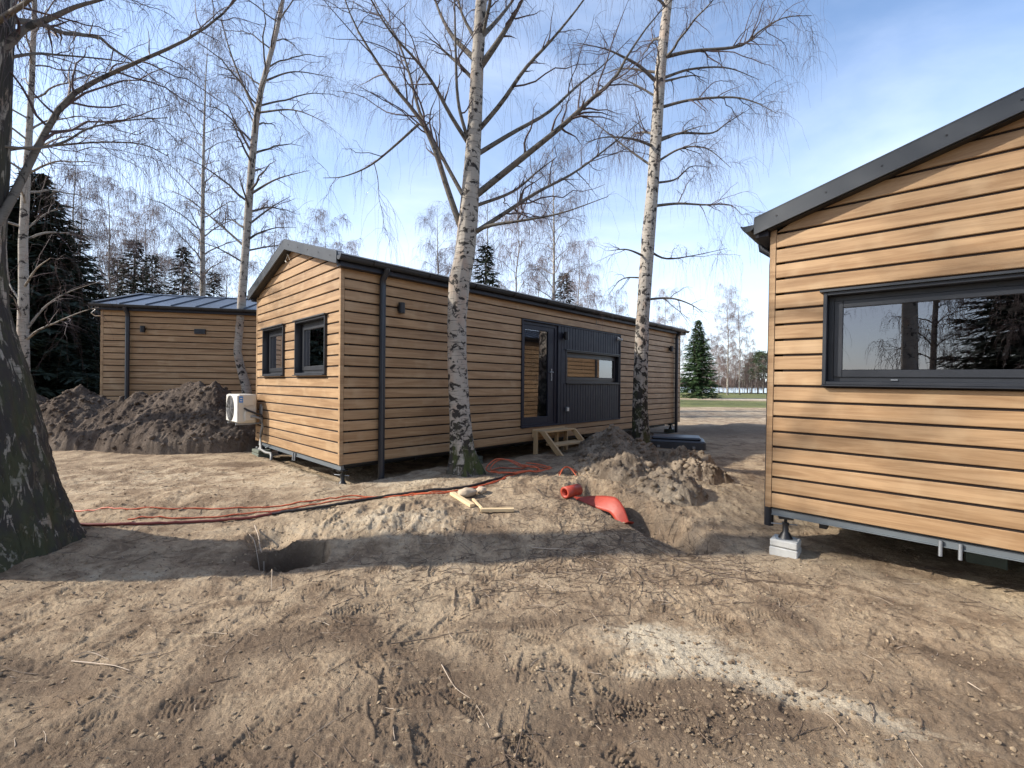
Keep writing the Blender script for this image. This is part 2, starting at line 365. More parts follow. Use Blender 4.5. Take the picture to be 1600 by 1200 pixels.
def build_ground():
    rad = np.concatenate([np.linspace(0, .9, 14)[:-1], .9*np.exp(np.linspace(0, math.log(16/.9), 560))[:-1], 16*np.exp(np.linspace(0, math.log(900/16), 120))])
    rad[0] = .02
    a1 = np.radians(np.linspace(90+62, 90-62, 1250)); a2 = np.radians(np.linspace(90-62, 90-298, 160))[1:-1]
    ang = np.concatenate([a1, a2]); na, nr = len(ang), len(rad)
    R, A = np.meshgrid(rad, ang, indexing='ij'); X = (R*np.cos(A)).ravel(); Y = (R*np.sin(A)).ravel()
    Z = ground_h(X, Y)
    # boot prints with tread bars, pressed into the soft ground
    rg = np.random.default_rng(5)
    for k in range(210):
        cx, cy = rg.uniform(-3.4, 3.2), rg.uniform(1.3, 5.0)
        if k < 14: cx, cy = rg.uniform(-.9, .9), rg.uniform(1.7, 2.6)
        th = rg.uniform(0, 2*np.pi) if k % 3 else rg.normal(1.2, .4); dep = rg.uniform(.006, .012)
        idx = np.where((np.abs(X-cx) < .25) & (np.abs(Y-cy) < .25))[0]
        if not len(idx): continue
        dx, dy = X[idx]-cx, Y[idx]-cy; a = dx*math.cos(th)+dy*math.sin(th); b = -dx*math.sin(th)+dy*math.cos(th)
        wid = .047+.012*np.sin(a/.145*2.2+.4)
        e = np.maximum(np.abs(a)/.145, np.abs(b)/wid)
        m = 1-sst(.80, 1.05, e); rim = np.exp(-((e-1.15)/.18)**2)
        tread = np.where(np.sin(a/.024*2*np.pi+np.abs(b)*45) > 0.1, 1, 0)*m
        Z[idx] += -dep*m+.35*dep*rim+.55*dep*tread
    q = (np.arange(nr-1)[:, None]*na+np.arange(na)[None, :]); nx = (np.arange(na)+1) % na
    Q = np.stack([q, q+na, (np.arange(nr-1)[:, None]+1)*na+nx[None, :], np.arange(nr-1)[:, None]*na+nx[None, :]], -1).reshape(-1, 4)
    V = np.stack([X, Y, Z], 1)
    c = np.array([[0, 0, float(ground_h(0, 0))]]); V = np.concatenate([V, c]); ci = len(V)-1
    T = np.stack([np.full(na, ci), np.arange(na), nx], 1)
    X, Y = V[:, 0], V[:, 1]
    g = lambda cx, cy, sx, sy, r=0: np.exp(-((((X-cx)*math.cos(r)+(Y-cy)*math.sin(r))/sx)**2+((-(X-cx)*math.sin(r)+(Y-cy)*math.cos(r))/sy)**2))
    sand = 1.1*g(1.02, 2.72, .5, .26, -.3)+.8*g(1.25, 2.45, .5, .12, -.75)+.75*g(1.75, 2.15, .55, .10, -.55)+.6*g(.75, 2.45, .35, .07, 0)+.55*g(1.6, 1.85, .35, .1, -.3)
    sand = sand*1.15+.75*g(-1.25, 4.55, .8, .35, 0)+.62*g(-4.2, 6.2, 3.6, 1.7, .1)+.5*g(-1.2, 6.0, 1.5, .5, 0)+.6*g(-3.0, 3.55, .9, .15, 0)+.45*g(2.2, 2.7, .6, .12, -.4)+.35*g(2.0, 3.3, .8, .2, -.4)
    sand = sand+.55*g(11, 17.5, 6, 2.5, 0)+1.0*g(28, 49, 12, 5, 0)+.5*g(14, 26, 8, 2.0, 0)+.5*g(.1, 1.6, .25, .1, .3)
    loam_shade = .75*g(1.0, 2.2, .42, .20, 0)+.5*g(-.2, 1.75, 1.0, .25, 0)+.75*g(-6.0, 8.4, 1.4, .5, 0)+1.2*g(-2.1, 4.02, .36, .30, 0)+.55*g(1.3, 5.0, .45, .9, .7)+.6*g(6.5, 14, 5, 2.5, 0)+.35*g(-1.9, 1.8, 1.0, .3, 0)+.3*g(2.8, 2.0, 1.0, .5, 0)+.4*g(-.3, 2.3, .5, .2, .2)+.5*g(-8, 8.6, 2, .8, 0)+.9*g(-4.35, 7.15, .5, .3, 0)+.45*g(-1.4, 2.75, .45, .18, .2)+.45*g(-2.6, 2.4, .5, .15, -.2)+.4*g(.1, 2.95, .5, .1, .1)  # dark earth patches; hole and trench also darkened to stand for their inner shade
    for sx, sy in ((-1.0, 2.9), (-.55, 2.55), (-1.6, 2.2), (.35, 2.1), (1.9, 3.1), (.8, 3.9), (2.6, 2.6)): loam_shade = loam_shade+.45*g(sx, sy, .28, .12, sx)
    loam_shade = loam_shade+.55*sst(0, 1, g(4, 10, 9, 6, .7))*.4
    loam_shade = loam_shade+.13*sst(3.6, 2.0, Y)*(1-sst(.3, .9, sand))+.18*sst(4.6, 3.4, Y)
    grass = .8*sst(25, 33, Y+3*fbm(X*.2, Y*.2, 3, 8))*(1-.9*g(28, 48, 12, 5))+.45*sst(4.6, 5.4, -X)*sst(4.2, 3.6, Y)
    grass = grass*sst(-2, 8, X+Y*.02)+.5*g(-4.9, 3.35, .35, .25)
    return tag(np_mesh('ground', V, Q, T, [M['soil']], attrs={'sand': sand, 'loam_shade': loam_shade, 'grass': grass}), kind='structure')
build_ground()
tag(np_mesh('lake', [(-600, 112, -.02), (900, 112, -.02), (900, 560, -.02), (-600, 560, -.02)], [(0, 1, 2, 3)], None, [M['water']], smooth=False), kind='structure')
def gz(x, y): return float(ground_h(np.array([x]), np.array([y]))[0])

ICO = np.array([(0,0,1),(.894,0,.447),(.276,.851,.447),(-.724,.526,.447),(-.724,-.526,.447),(.276,-.851,.447),(.724,.526,-.447),(-.276,.851,-.447),(-.894,0,-.447),(-.276,-.851,-.447),(.724,-.526,-.447),(0,0,-1)])
TRI = np.array([(0,1,2),(0,2,3),(0,3,4),(0,4,5),(0,5,1),(1,6,2),(2,7,3),(3,8,4),(4,9,5),(5,10,1),(6,7,2),(7,8,3),(8,9,4),(9,10,5),(10,6,1),(11,7,6),(11,8,7),(11,9,8),(11,10,9),(11,6,10)])
def heap(name, cx, cy, bumps, half, mat, label, group, res=150, amp=.1, seed=0, freq=2.2):
    """a pile of spoil: closed mound sunk into the ground"""
    z0 = float(ground_base(np.array(cx), np.array(cy)))
    hx, hy = half; n = res; m = int(res*hy/hx)
    x, y = np.meshgrid(np.linspace(-hx, hx, n), np.linspace(-hy, hy, m), indexing='ij'); x = x.ravel(); y = y.ravel()
    h = np.zeros_like(x)
    for bx, by, sx, sy, bh in bumps:
        r = np.sqrt(((x-bx)/sx)**2+((y-by)/sy)**2)+.16*fbm(x*1.7+seed, y*1.7, 3, seed+4)
        h = np.maximum(h, bh*np.clip(1.12-r, 0, None)**(.88 if mat is M['soil_d'] else 1.05)*sst(1.15, .80, r))
    body = sst(0, .12, h)
    h = h+body*(amp*ridg(x*freq, y*freq, 5, seed)*.55+amp*1.1*fbm(x*freq*1.7, y*freq*1.7, 5, seed+9)+.03*ridg(x*9, y*9, 4, seed+3)+.022*fbm(x*24, y*24, 4, seed+5)+.012*ridg(x*31, y*31, 2, seed+6))-.16*(1-body)
    V = np.stack([x, y, h], 1)
    V[:, 2] += ground_base(V[:, 0]+cx, V[:, 1]+cy)-z0
    i = np.arange(n-1)[:, None]*m+np.arange(m-1)[None, :]
    Q = np.stack([i, i+m, i+m+1, i+1], -1).reshape(-1, 4)
    keep = (body[Q].max(1) > 0); Q = Q[keep]
    used = np.unique(Q); mp = -np.ones(len(V), int); mp[used] = np.arange(len(used))
    rg = np.random.default_rng(seed+70); nl = int(900*hx*hy/2); src = V[used]; pk = src[rg.integers(0, len(src), nl)]; sz = .008+.05*rg.random(nl)**4
    LV = (ICO[None]*(1+rg.normal(0, .2, (nl, 12, 1)))*sz[:, None, None]*np.array([1, .85, .75])+(pk+np.array([0, 0, .002]))[:, None]).reshape(-1, 3)
    LT = (TRI[None]+np.arange(nl)[:, None, None]*12).reshape(-1, 3)+len(src)
    o = np_mesh(name, np.concatenate([src, LV]), mp[Q], LT, [mat]); o.location = (cx, cy, z0)
    return tag(o, label, 'dirt heap', group)
GH = 'heaps of dug earth'
heap('dirt_heap', -6.55, 9.05, [(-.1, .1, 1.9, 1.1, 1.02), (.5, 0, 1.3, 1.0, 1.02), (-1.0, -.05, 1.1, .9, .80), (.1, -.5, 1.8, .65, .66)], (2.5, 1.4), M['soil_d'],
     'tallest heap of dark earth, in front of the farthest cabin at left', GH, 300, .055, 3)
heap('dirt_heap', -8.75, 9.0, [(0, 0, 1.35, .9, .96), (-1.2, .2, 1.2, .9, .85), (.9, -.1, .8, .75, .72)], (2.6, 1.3), M['soil_d'],
     'low wide heap of dark earth behind the big trunk at the left edge', GH, 300, .055, 8)
heap('dirt_heap', 1.86, 8.2, [(0, 0, .68, .62, .46), (.40, -.2, .55, .5, .24), (-.45, -.45, .5, .4, .16), (-.1, -.65, .8, .4, .15)], (1.6, 1.2), M['soil_c'],
     'peaked heap of grey spoil beside the wooden steps', GH, 240, .05, 14, 3)
heap('dirt_heap', 2.72, 7.05, [(0, 0, .50, .42, .20), (.28, -.1, .34, .3, .14)], (.75, .6), M['soil_c'],
     'small pale clump of sandy spoil in front of the grey tank lid', GH, 130, .05, 23, 5)
heap('dirt_heap', 1.55, 6.0, [(0, 0, .55, .42, .25), (.45, -.45, .55, .40, .20), (-.3, .35, .6, .45, .18), (1.0, .15, .75, .5, .13), (.3, .3, 1.1, .6, .12)], (1.9, 1.2), M['soil_c'],
     'lumpy heap of torn sandy clods just behind the orange film strip', GH, 260, .065, 31, 4.2)

# ------------------------------------------------------------------ cabins
P = .145; W = 3.52; L = 10.43; ZE = 2.66; ZR = 3.19; SL = (ZR-ZE)/(W/2)
def zroof(x): return ZR-SL*abs(x+W/2)

def planks(mb, face, rects, wall_len, gable):
    """board cladding; face(s, n, z) -> local point, n outward. rects = openings (s0, s1, z0, z1)"""
    def row(s0b, s1b, s0t, s1t, z0, z1):
        ch = .0045; n0, n1 = -.022, -.004
        zz = [z0, z0+.001, z0+.001+ch, z1-ch, z1]
        def S(z): f_ = (z-z0)/(z1-z0); return s0b+(s0t-s0b)*f_, s1b+(s1t-s1b)*f_
        prof = [(z0, n0), (z0, n1-ch), (z0+ch, n1), (z1-ch, n1), (z1, n1-ch), (z1, n0)]
        vs = [face(S(z)[0], n, z) for z, n in prof]+[face(S(z)[1], n, z) for z, n in prof]
        k = len(prof)
        mb.add(vs, [(i, i+1, k+i+1, k+i) for i in range(k-1)]+[tuple(range(k))[::-1], tuple(range(k, 2*k))], 0)
    k = 0
    while k*P < (ZR if gable else ZE)-.03:
        z0, z1 = k*P+(.009 if k else 0), (k+1)*P-.012
        a, b = .055, wall_len-.055
        if gable:
            f0 = lambda z: min(1, (ZR-z)/(ZR-ZE))
            if z1 > ZE:
                z1c = min(z1, ZR-.02); hb, ht = f0(z0)*W/2, f0(z1c)*W/2
                a0, b0 = max(a, W/2-hb), min(b, W/2+hb); a1, b1 = max(a, W/2-ht), min(b, W/2+ht)
                if b0-a0 > .05: row(a0, b0, a1, b1, z0, z1c)
                k += 1; continue
        else: z1 = min(z1, ZE)
        iv = [(a, b)]
        for s0, s1, r0, r1 in rects:
            if r0 < z1-.01 and r1 > z0+.01:
                iv = [p for i in iv for p in ((i[0], min(i[1], s0)), (max(i[0], s1), i[1])) if p[1]-p[0] > .004]
        # a row only part covered by an opening keeps its remainder above / below
        for s0, s1, r0, r1 in rects:
            if r0 < z1-.01 and r1 > z0+.01:
                if z0 < r0-.012: row(s0, s1, s0, s1, z0, r0)
                if z1 > r1+.012: row(s0, s1, s0, s1, r1, z1)
        for p0, p1 in iv: row(p0, p1, p0, p1, z0, z1)
        k += 1

def backing(mb, face, rects, wall_len, gable):
    """dark board behind the gaps, with the openings left open"""
    ss = sorted({0, wall_len, *[r[0] for r in rects], *[r[1] for r in rects]})
    zs = sorted({0, ZE, *[r[2] for r in rects], *[r[3] for r in rects]})
    for a, b in zip(ss, ss[1:]):
        for c, d in zip(zs, zs[1:]):
            if any(r[0] <= a+1e-6 and b <= r[1]+1e-6 and r[2] <= c+1e-6 and d <= r[3]+1e-6 for r in rects): continue
            mb.add([face(a, -.02, c), face(b, -.02, c), face(b, -.02, d), face(a, -.02, d)], [(0, 1, 2, 3)], 1)
            a, b = max(a, .125), min(b, wall_len-.125)
            if b > a: mb.add([face(a, -.12, c), face(b, -.12, c), face(b, -.12, d), face(a, -.12, d)], [(3, 2, 1, 0)], 2)
    if gable:
        mb.add([face(0, -.02, ZE), face(wall_len, -.02, ZE), face(wall_len/2, -.02, ZR)], [(0, 1, 2)], 1)

def window(root, face, r, blind=True, name='window', proj=.028, deep=.13, drip=True, handles=False, leafs=1, two=False):
    s0, s1, z0, z1 = r
    def bx(mb, a, b, n0, n1, c, d, m=0):
        p = [face(a, n0, c), face(b, n0, c), face(b, n1, c), face(a, n1, c), face(a, n0, d), face(b, n0, d), face(b, n1, d), face(a, n1, d)]
        mb.add(p, [(0,3,2,1),(4,5,6,7),(0,1,5,4),(1,2,6,5),(2,3,7,6),(3,0,4,7)], m)
    mb = MB(); t = .028
    bx(mb, s0, s0+t, -deep, proj, z0, z1); bx(mb, s1-t, s1, -deep, proj, z0, z1)
    bx(mb, s0+t, s1-t, -deep, proj-.002, z1-t, z1); bx(mb, s0+t, s1-t, -deep, proj-.002, z0, z0+t)
    w = mb.build(name, M['frame'], root, .003)
    a, b, c, d = s0+t, s1-t, z0+t, z1-t; g = .062
    mb = MB()       # fixed frame and sash
    for q0, q1, n0, n1, gg in ((0, 0, -.125, -.075, .045), (.045, .045, -.115, -.062, .062)):
        A, B, C, D = a+q0, b-q0, c+q0*.9, d-q0
        bx(mb, A, A+gg, n0, n1, C, D); bx(mb, B-gg, B, n0, n1, C, D)
        bx(mb, A+gg, B-gg, n0, n1-.002, D-gg, D); bx(mb, A+gg, B-gg, n0, n1-.002, C, C+gg)
    mb.build('sash', M['frame'], w, .003)
    e = .045+.062
    mb = MB(); p = [face(a+e, -.085, c+e), face(b-e, -.085, c+e), face(b-e, -.085, d-e), face(a+e, -.085, d-e)]
    mb.add(p, [(0, 1, 2, 3)]); mb.build('pane', M['glass'], w)
    if blind:
        mb = MB(); bx(mb, a+.05, b-.05, -.165, -.16, c+.02, d-.02); mb.build('blind', M['blind'], w)
    mb = MB(); bx(mb, s0-.002, s1+.002, -.02, proj+.030, z0-.014, z0-.001); mb.build('sill', M['frame'], w, .002)
    if drip:
        mb = MB(); bx(mb, s0-.025, s1+.025, -.015, proj+.022, z1+.001, z1+.021); mb.build('drip_cap', M['verge'], w, .002)
    if handles:
        for q in (.07, .42, .76):
            q = a+.06+(b-a)*q; mb = MB(); bx(mb, q, q+.045, -.074, -.066, c+.012, c+.024); mb.build('drain_cap', M['steel'], w, .002)
    return w

def cabin(yaw, corner, tilt, label, group, gable_wins, front, side_extra, lamps=True, left_pipe=True):
    root = empty('wooden_cabin', corner, yaw, label, 'cabin', group)
    root.rotation_euler = (0, tilt, yaw)
    fG = lambda s, n, z: (-s, -n, z)                 # near gable: s from the near front corner
    fF = lambda s, n, z: (n, s, z)                   # front long wall
    fB = lambda s, n, z: (-W-n, L-s, z)              # rear long wall
    fH = lambda s, n, z: (-W+s, L+n, z)              # far gable
    mats = [M['wood'], M['groove'], M['inner']]
    fr = [(3.465, 6.985, .255, 2.315)] if front else []
    for face, rects, ln, gb in ((fG, gable_wins, W, True), (fF, fr, L, False), (fB, [], L, False), (fH, [], W, True)):
        mb = MB(); planks(mb, face, rects, ln, gb); backing(mb, face, rects, ln, gb); mb.build('wall', mats, root)
    for x, y in ((0, 0), (-W, 0), (0, L), (-W, L)):
        mb = MB(); sx = -1 if x == 0 else 1; sy = 1 if y == 0 else -1
        x0, x1 = sorted((x, x+sx*.052)); y0, y1 = sorted((y, y+sy*.052)); e = .003
        mb.box(x0 if sx > 0 else x0, x1, y0, y1, -.004, ZE-.01)
        mb.build('corner_trim', M['wood'], root, .004)
    # floor pan and steel chassis
    mb = MB(); mb.box(-W+.06, -.06, .06, L-.06, -.02, .05, 0); mb.build('floor', M['inner'], root)
    mb = MB()
    for y in (.045, L-.085):
        mb = MB(); mb.box(-W+.05, -.05, y, y+.04, -.072, -.022); mb.box(-W+.05, -.05, y-.012, y+.06, -.080, -.0715); mb.build('end_beam', M['chassis'], root)
    mb = MB()
    for x in (-W+.42, -.48): mb.box(x, x+.06, .11, L-.11, -.14, -.022)
    for y in np.arange(1.2, L-.3, 1.1): mb.box(-W+.06, -.06, y, y+.05, -.075, -.024)
    for x in (-W+.04, -.06): mb.box(x, x+.02, .11, L-.11, -.035, -.022)
    mb.build('chassis', M['black'], root, .002)  # rails coloured black to paint in the shade of the gap below
    # roof
    ov, og, th = .115, .09, .07
    mb = MB(); xe0, xe1 = -W-ov, ov; ze = zroof(xe1)
    lo = .03; up = lo+th
    for a, b in ((-W/2, xe1), (xe0, -W/2)):
        za, zb = zroof(a), zroof(b)
        mb.prism([(a, -og, za+lo), (b, -og, zb+lo), (b, -og, zb+up), (a, -og, za+up)], (0, L+2*og, 0))
    for y in np.arange(-og+.52, L+og-.1, .52):                        # standing seams
        for a, b in ((-W/2+.04, xe1-.01), (xe0+.01, -W/2-.04)):
            za, zb = zroof(a)+up, zroof(b)+up
            mb.prism([(a, y-.012, za), (b, y-.012, zb), (b, y-.012, zb+.03), (a, y-.012, za+.03)], (0, .024, 0))
    rf = mb.build('roof', M['roof'], root, .004)
    mb = MB()
    mb.prism([(-W/2-.10, -og-.004, ZR+up-.02), (-W/2, -og-.004, ZR+up+.012), (-W/2+.10, -og-.004, ZR+up-.02), (-W/2+.10, -og-.004, ZR+up-.008), (-W/2, -og-.004, ZR+up+.026), (-W/2-.10, -og-.004, ZR+up-.008)], (0, L+2*og+.008, 0))
    mb.build('ridge_cap', M['roof'], rf)
    for yg in (-og-.026, L+og+.002):                                   # verge boards on both gables
        mb = MB()
        for a, b in ((-W/2, xe1), (xe0, -W/2)):
            za, zb = zroof(a), zroof(b)
            mb.prism([(a, yg, za-.022), (b, yg, zb-.022), (b, yg, zb+up+.03), (a, yg, za+up+.03)], (0, .024, 0))
            mb.prism([(a, yg-.002, za+up+.031), (b, yg-.002, zb+up+.031), (b, yg-.002, zb+up+.041), (a, yg-.002, za+up+.041)], (0, .10, 0))
            n = 5                                                       # screws
            for q in range(n):
                x = a+(b-a)*(q+.5)/n; z = zroof(x)+.06; y0 = yg-.004 if yg < 0 else yg+.024
                mb.box(x-.006, x+.006, y0, y0+.004, z-.006, z+.006, 1)
        mb.build('verge_trim', [M['verge'], M['black']], root)
        mb = MB(); y0, y1 = (-og, -.001) if yg < 0 else (L+.001, L+og)   # soffit under the overhang
        for a, b in ((-W/2, .0), (-W, -W/2)):
            za, zb = zroof(a), zroof(b)
            mb.prism([(a, y0, za-.03), (b, y0, zb-.03), (b, y0, zb+lo-.003), (a, y0, za+lo-.003)], (0, y1-y0, 0))
        mb.build('soffit', M['black'], root)
    for sgn in (1, -1):                                                # eaves: fascia, gutter
        xw = 0 if sgn > 0 else -W
        mb = MB(); x0, x1 = sorted((xw+sgn*.004, xw+sgn*ov)); mb.box(x0, x1, -.06, L+.06, ZE-.075, ZE-.012)
        mb.build('fascia', M['navy'], root)
        mb = MB(); cx = xw+sgn*(ov+.055); zc = zroof(xw+sgn*ov)+.075; r = .058
        n = 10; prof = []
        for q in range(n+1):
            t = math.pi*q/n; prof.append((cx+r*math.cos(t), zc-r*math.sin(t)))
        y0, y1 = -og-.02, L+og+.02
        vs = [(x, y0, z) for x, z in prof]+[(x, y1, z) for x, z in prof]
        mb.add(vs, [(i, i+1, n+2+i, n+1+i) for i in range(n)], 0, True)
        mb.add([(x, y0, z) for x, z in prof], [tuple(range(n+1))]); mb.add([(x, y1, z) for x, z in prof], [tuple(range(n+1))[::-1]])
        mb.tube([(cx+sgn*r, y0, zc), (cx+sgn*r, y1, zc)], .009, 8)
        g = mb.build('gutter', M['anthracite'], root)
        for y in np.arange(.35, L, .9) if sgn > 0 and (front or side_extra == 'vent') else ():
            mb = MB(); mb.tube([(cx+(r+.006)*math.cos(t), y, zc-(r+.006)*math.sin(t)) for t in np.linspace(0, math.pi, 9)], .007, 5); mb.build('gutter_bracket', M['black'], g)
        for y in (.57, L-.40) if sgn > 0 else (.46, L-.3):
            mb = MB(); xp = xw+sgn*.062
            zb = -.30
            mb.tube([(cx, y, zc-r+.01), (cx, y, zc-r-.03), (xp, y, zc-r-.12), (xp, y, zc-r-.22), (xp, y, zb)], .044, 14)
            mb.build('downpipe', M['pipe'], root)
    def lamp(y, z):
        mb = MB(); mb.box(-.003, .012, y-.03, y+.03, z-.04, z+.04); mb.tube([(.062, y, z-.075), (.062, y, z+.075)], .048, 16); mb.box(.01, .03, y-.015, y+.015, z-.02, z+.02)
        mb.build('wall_lamp', M['black'], root)
    lamp(.872, 2.165); lamp(L-.75, 2.135)
    for r in gable_wins: window(root, fG, r, blind=side_extra != 'wide', handles=side_extra == 'wide')
    if side_extra == 'vent':
        mb = MB(); mb.box(-.004, .055, 1.94, 2.17, 2.09, 2.21)
        for q in range(3): mb.box(.055, .062, 1.96, 2.15, 2.115+q*.028, 2.128+q*.028)
        mb.build('wall_vent', M['anthracite'], root, .004)
    if front:
        s0, s1, z0, z1 = fr[0]
        mb = MB(); t = .03                                              # dark surround
        mb.box(-.12, .022, s0, s0+t, z0, z1); mb.box(-.12, .022, s1-t, s1, z0, z1); mb.box(-.12, .020, s0+t, s1-t, z1-t, z1); mb.box(-.12, .020, s0+t, s1-t, z0, z0+t)
        mb.build('entrance_surround', M['navy'], root, .003)
        wr = (4.83, 6.94, 1.115, 1.80)
        mb = MB(); xa = s0+1.10; ys = np.arange(xa, s1-t, .098)         # vertical slats round the kitchen window
        for i, y in enumerate(ys):
            y1 = min(y+.088, s1-t-.002)
            for c, d in ((z0+t, wr[2]-.016), (wr[3]+.002, z1-t)) if y1 > wr[0] and y < wr[1] else ((z0+t, z1-t),):
                ya, yb = y, y1
                mb.box(-.028, .006, ya, yb, c, d)
        for c, d in ((wr[2]-.016, wr[3]+.002),): mb.box(-.028, .004, wr[0]-.09, wr[0]-.004, c, d)
        mb.box(-.05, -.03, xa, s1-t, z0+t, wr[2]-.01); mb.box(-.05, -.03, xa, s1-t, wr[3], z1-t); mb.box(-.05, -.03, xa, wr[0], wr[2], wr[3])
        mb.build('slat_panel', M['navy'], root, .003)
        fw = window(root, fF, wr, blind=False, proj=.012, deep=.14, drip=True)
        # glazed door
        d0, d1 = s0+t, xa-.003; mb = MB()
        mb.box(-.09, -.02, d0, d0+.05, z0+t, z1-t); mb.box(-.09, -.02, d1-.08, d1, z0+t, z1-t); mb.box(-.09, -.021, d0+.05, d1-.08, z1-t-.06, z1-t); mb.box(-.09, -.021, d0+.05, d1-.08, z0+t, z0+t+.035)
        mb.build('door_frame', M['navy'], root, .003)
        a, b, c, d = d0+.05, d1-.08, z0+t+.035, z1-t-.06; mb = MB(); st = .085
        mb.box(-.085, -.035, a, a+.05, c, d); mb.box(-.085, -.035, b-.19, b, c, d); mb.box(-.085, -.037, a+.05, b-.19, d-st, d); mb.box(-.085, -.037, a+.05, b-.19, c, c+.13)
        dr = mb.build('door', M['navy'], root, .003)
        mb = MB(); mb.add([(-.06, a+.05, c+.13), (-.06, b-.19, c+.13), (-.06, b-.19, d-st), (-.06, a+.05, d-st)], [(0, 1, 2, 3)]); mb.build('pane', M['glass'], dr)
        hy = b-.085; mb = MB(); mb.box(-.034, -.026, hy-.017, hy+.017, 1.16, 1.40); mb.tube([(-.026, hy, 1.33), (.02, hy, 1.33), (.02, hy-.11, 1.33)], .010, 8); mb.tube([(-.03, hy, 1.22), (-.018, hy, 1.22)], .012, 8)
        mb.build('handle', M['steel'], dr)
        mb = MB(); mb.box(.007, .045, 4.82, 4.90, .525, .615); mb.box(.045, .05, 4.83, 4.89, .535, .60, 1); mb.build('outdoor_socket', [M['steel'], M['white']], root, .004)
        mb = MB(); mb.tube([(.075, 4.74, 2.01), (.075, 4.74, 2.17)], .05, 16); mb.box(.0, .03, 4.71, 4.77, 2.05, 2.13); mb.build('wall_lamp', M['black'], root)
        mb = MB(); mb.box(.006, .03, 6.83, 6.90, 2.17, 2.24); mb.tube([(.03, 6.865, 2.20), (.07, 6.865, 2.18), (.11, 6.90, 2.16)], [.02, .032, .036], 12); mb.build('security_camera', M['white'], root)
        mb = MB(); mb.tube([(.008, 5.93, 2.57), (.010, 5.935, 2.45)], .006, 6); mb.build('cable_stub', M['greypipe'], root)
        # interior: rear wall lining seen through the door, pale cupboard
        mb = MB(); mb.box(-1.05, -1.0, 3.5, 4.2, .06, 1.0); mb.box(-1.3, -1.25, 3.4, 7.0, .06, 2.5); mb.build('interior_partition', M['inner'], root)
    return root

CG = 'timber clad cabins on the site'
a_ = 1.166
YM, YR, YLc = math.radians(-44.3), math.radians(-42.4), math.radians(-77.1)
MC = (-2.2515, 5.805, CAMZ-1.080)
RC0 = np.array([2.480, 4.245])-.045*np.array([math.cos(YR), math.sin(YR)]); RZ = CAMZ-1.151; RT = .0105
RC = (RC0[0]+math.cos(YR)*W, RC0[1]+math.sin(YR)*W, RZ-RT*W)
LC = (-9.527-.05*.975, 10.32-.05*.22, CAMZ-.94)
mid = cabin(YM, MC, 0, 'oak-look clad cabin with glazed door, dark slatted panel and two small gable windows', CG, [(.43, 1.54, 1.195, 2.015), (2.05, 3.08, 1.195, 2.015)], True, '')
right = cabin(YR, RC, RT, 'nearest cabin, cut by the right edge, with one long low window in its gable', CG, [(W-2.75, W-.435, 1.178, 1.995)], False, 'wide')
left = cabin(YLc, LC, 0, 'farthest cabin behind the dark earth heaps, half hidden, showing its seamed roof', CG, [], False, 'vent')
# white cable loop under the apex
mb = MB(); mb.tube([(-1.86+.07*math.cos(t), -.03-.012*math.sin(t*2), 3.06+.06*math.sin(t)) for t in np.linspace(-.6, 4.4, 16)], .006, 6); mb.build('cable_loop', M['white'], mid)
mb = MB(); mb.tube([(.0, -.10, 2.60), (.05, -.16, 2.50), (-.02, -.13, 2.45), (-.10, -.06, 2.46)], .010, 6); mb.build('cable_loop', M['white'], left)
# drain stubs below the gable chassis
for rt, xs in ((right, (-W+1.22, -W+1.33)), (mid, (-1.62, -1.70))):
    for x in xs:
        mb = MB(); mb.tube([(x, .03, -.03), (x, .02, -.15)], .013, 10); mb.build('drain_stub', M['steel'], rt)

def loc2w(rt, x, y, z=0):
    m = Matrix.Translation(rt.location) @ rt.rotation_euler.to_matrix().to_4x4()
    return m @ Vector((x, y, z))

def jack_and_block(rt, x, y, blk, lab_j, lab_b, block=True, size=(.20, .12, .11), rz=0):
    p = loc2w(rt, x, y, -.082); g0 = gz(p.x, p.y)
    if block:
        b = empty('concrete_block', (p.x, p.y, g0-.05), rt.rotation_euler.z+rz, lab_b, 'concrete block', 'concrete blocks under the cabins')
        h = size[2]; mb = MB(); mb.box(-size[0], size[0], -size[1], size[1], 0, h+.05); mb.build('lower_block', blk, b, .008)
        mb = MB(); mb.box(-size[0]+.004, size[0]-.002, -size[1]+.003, size[1], h+.056, h+.056+size[2]*.95); mb.build('upper_block', blk, b, .008)
        top = g0-.05+h+.056+size[2]*.95
    else: top = g0-.02
    j = empty('support_jack', (p.x, p.y, top), rt.rotation_euler.z+.3, lab_j, 'screw jack', 'screw jacks under the cabins')
    H = p.z-top
    mb = MB(); mb.box(-.085, .085, -.06, .06, 0, .008); mb.build('base_plate', M['steel'] if block else M['black'], j)
    mb = MB(); mb.tube([(0, 0, .008), (0, 0, .05), (0, 0, .07), (0, 0, H*.68)], [.062, .04, .026, .026], 14); mb.tube([(0, 0, H*.62), (0, 0, H*.72)], .031, 14); mb.build('post', M['black'], j)
    mb = MB(); mb.tube([(0, 0, H*.68), (0, 0, H-.02)], .015, 12); mb.build('spindle', M['black'], j)
    mb = MB(); mb.box(-.06, .06, -.045, .045, H-.02, H); mb.build('head_plate', M['black'], j)
    mb = MB(); mb.tube([(-.12, -.03, H*.66), (.1, .025, H*.64)], .006, 8); mb.build('turning_bar', M['steel'], j)
jack_and_block(right, -W+.16, .08, M['concrete'], 'black screw jack on pale block at the near corner of the right cabin', 'pale double concrete block under the near corner of the right cabin', size=(.115, .10, .068))
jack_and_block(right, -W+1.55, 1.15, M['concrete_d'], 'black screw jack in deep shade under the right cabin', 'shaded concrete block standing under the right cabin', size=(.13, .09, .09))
jack_and_block(mid, -.10, .09, M['concrete'], 'black screw jack under the near corner of the middle cabin, no block', '', block=False)
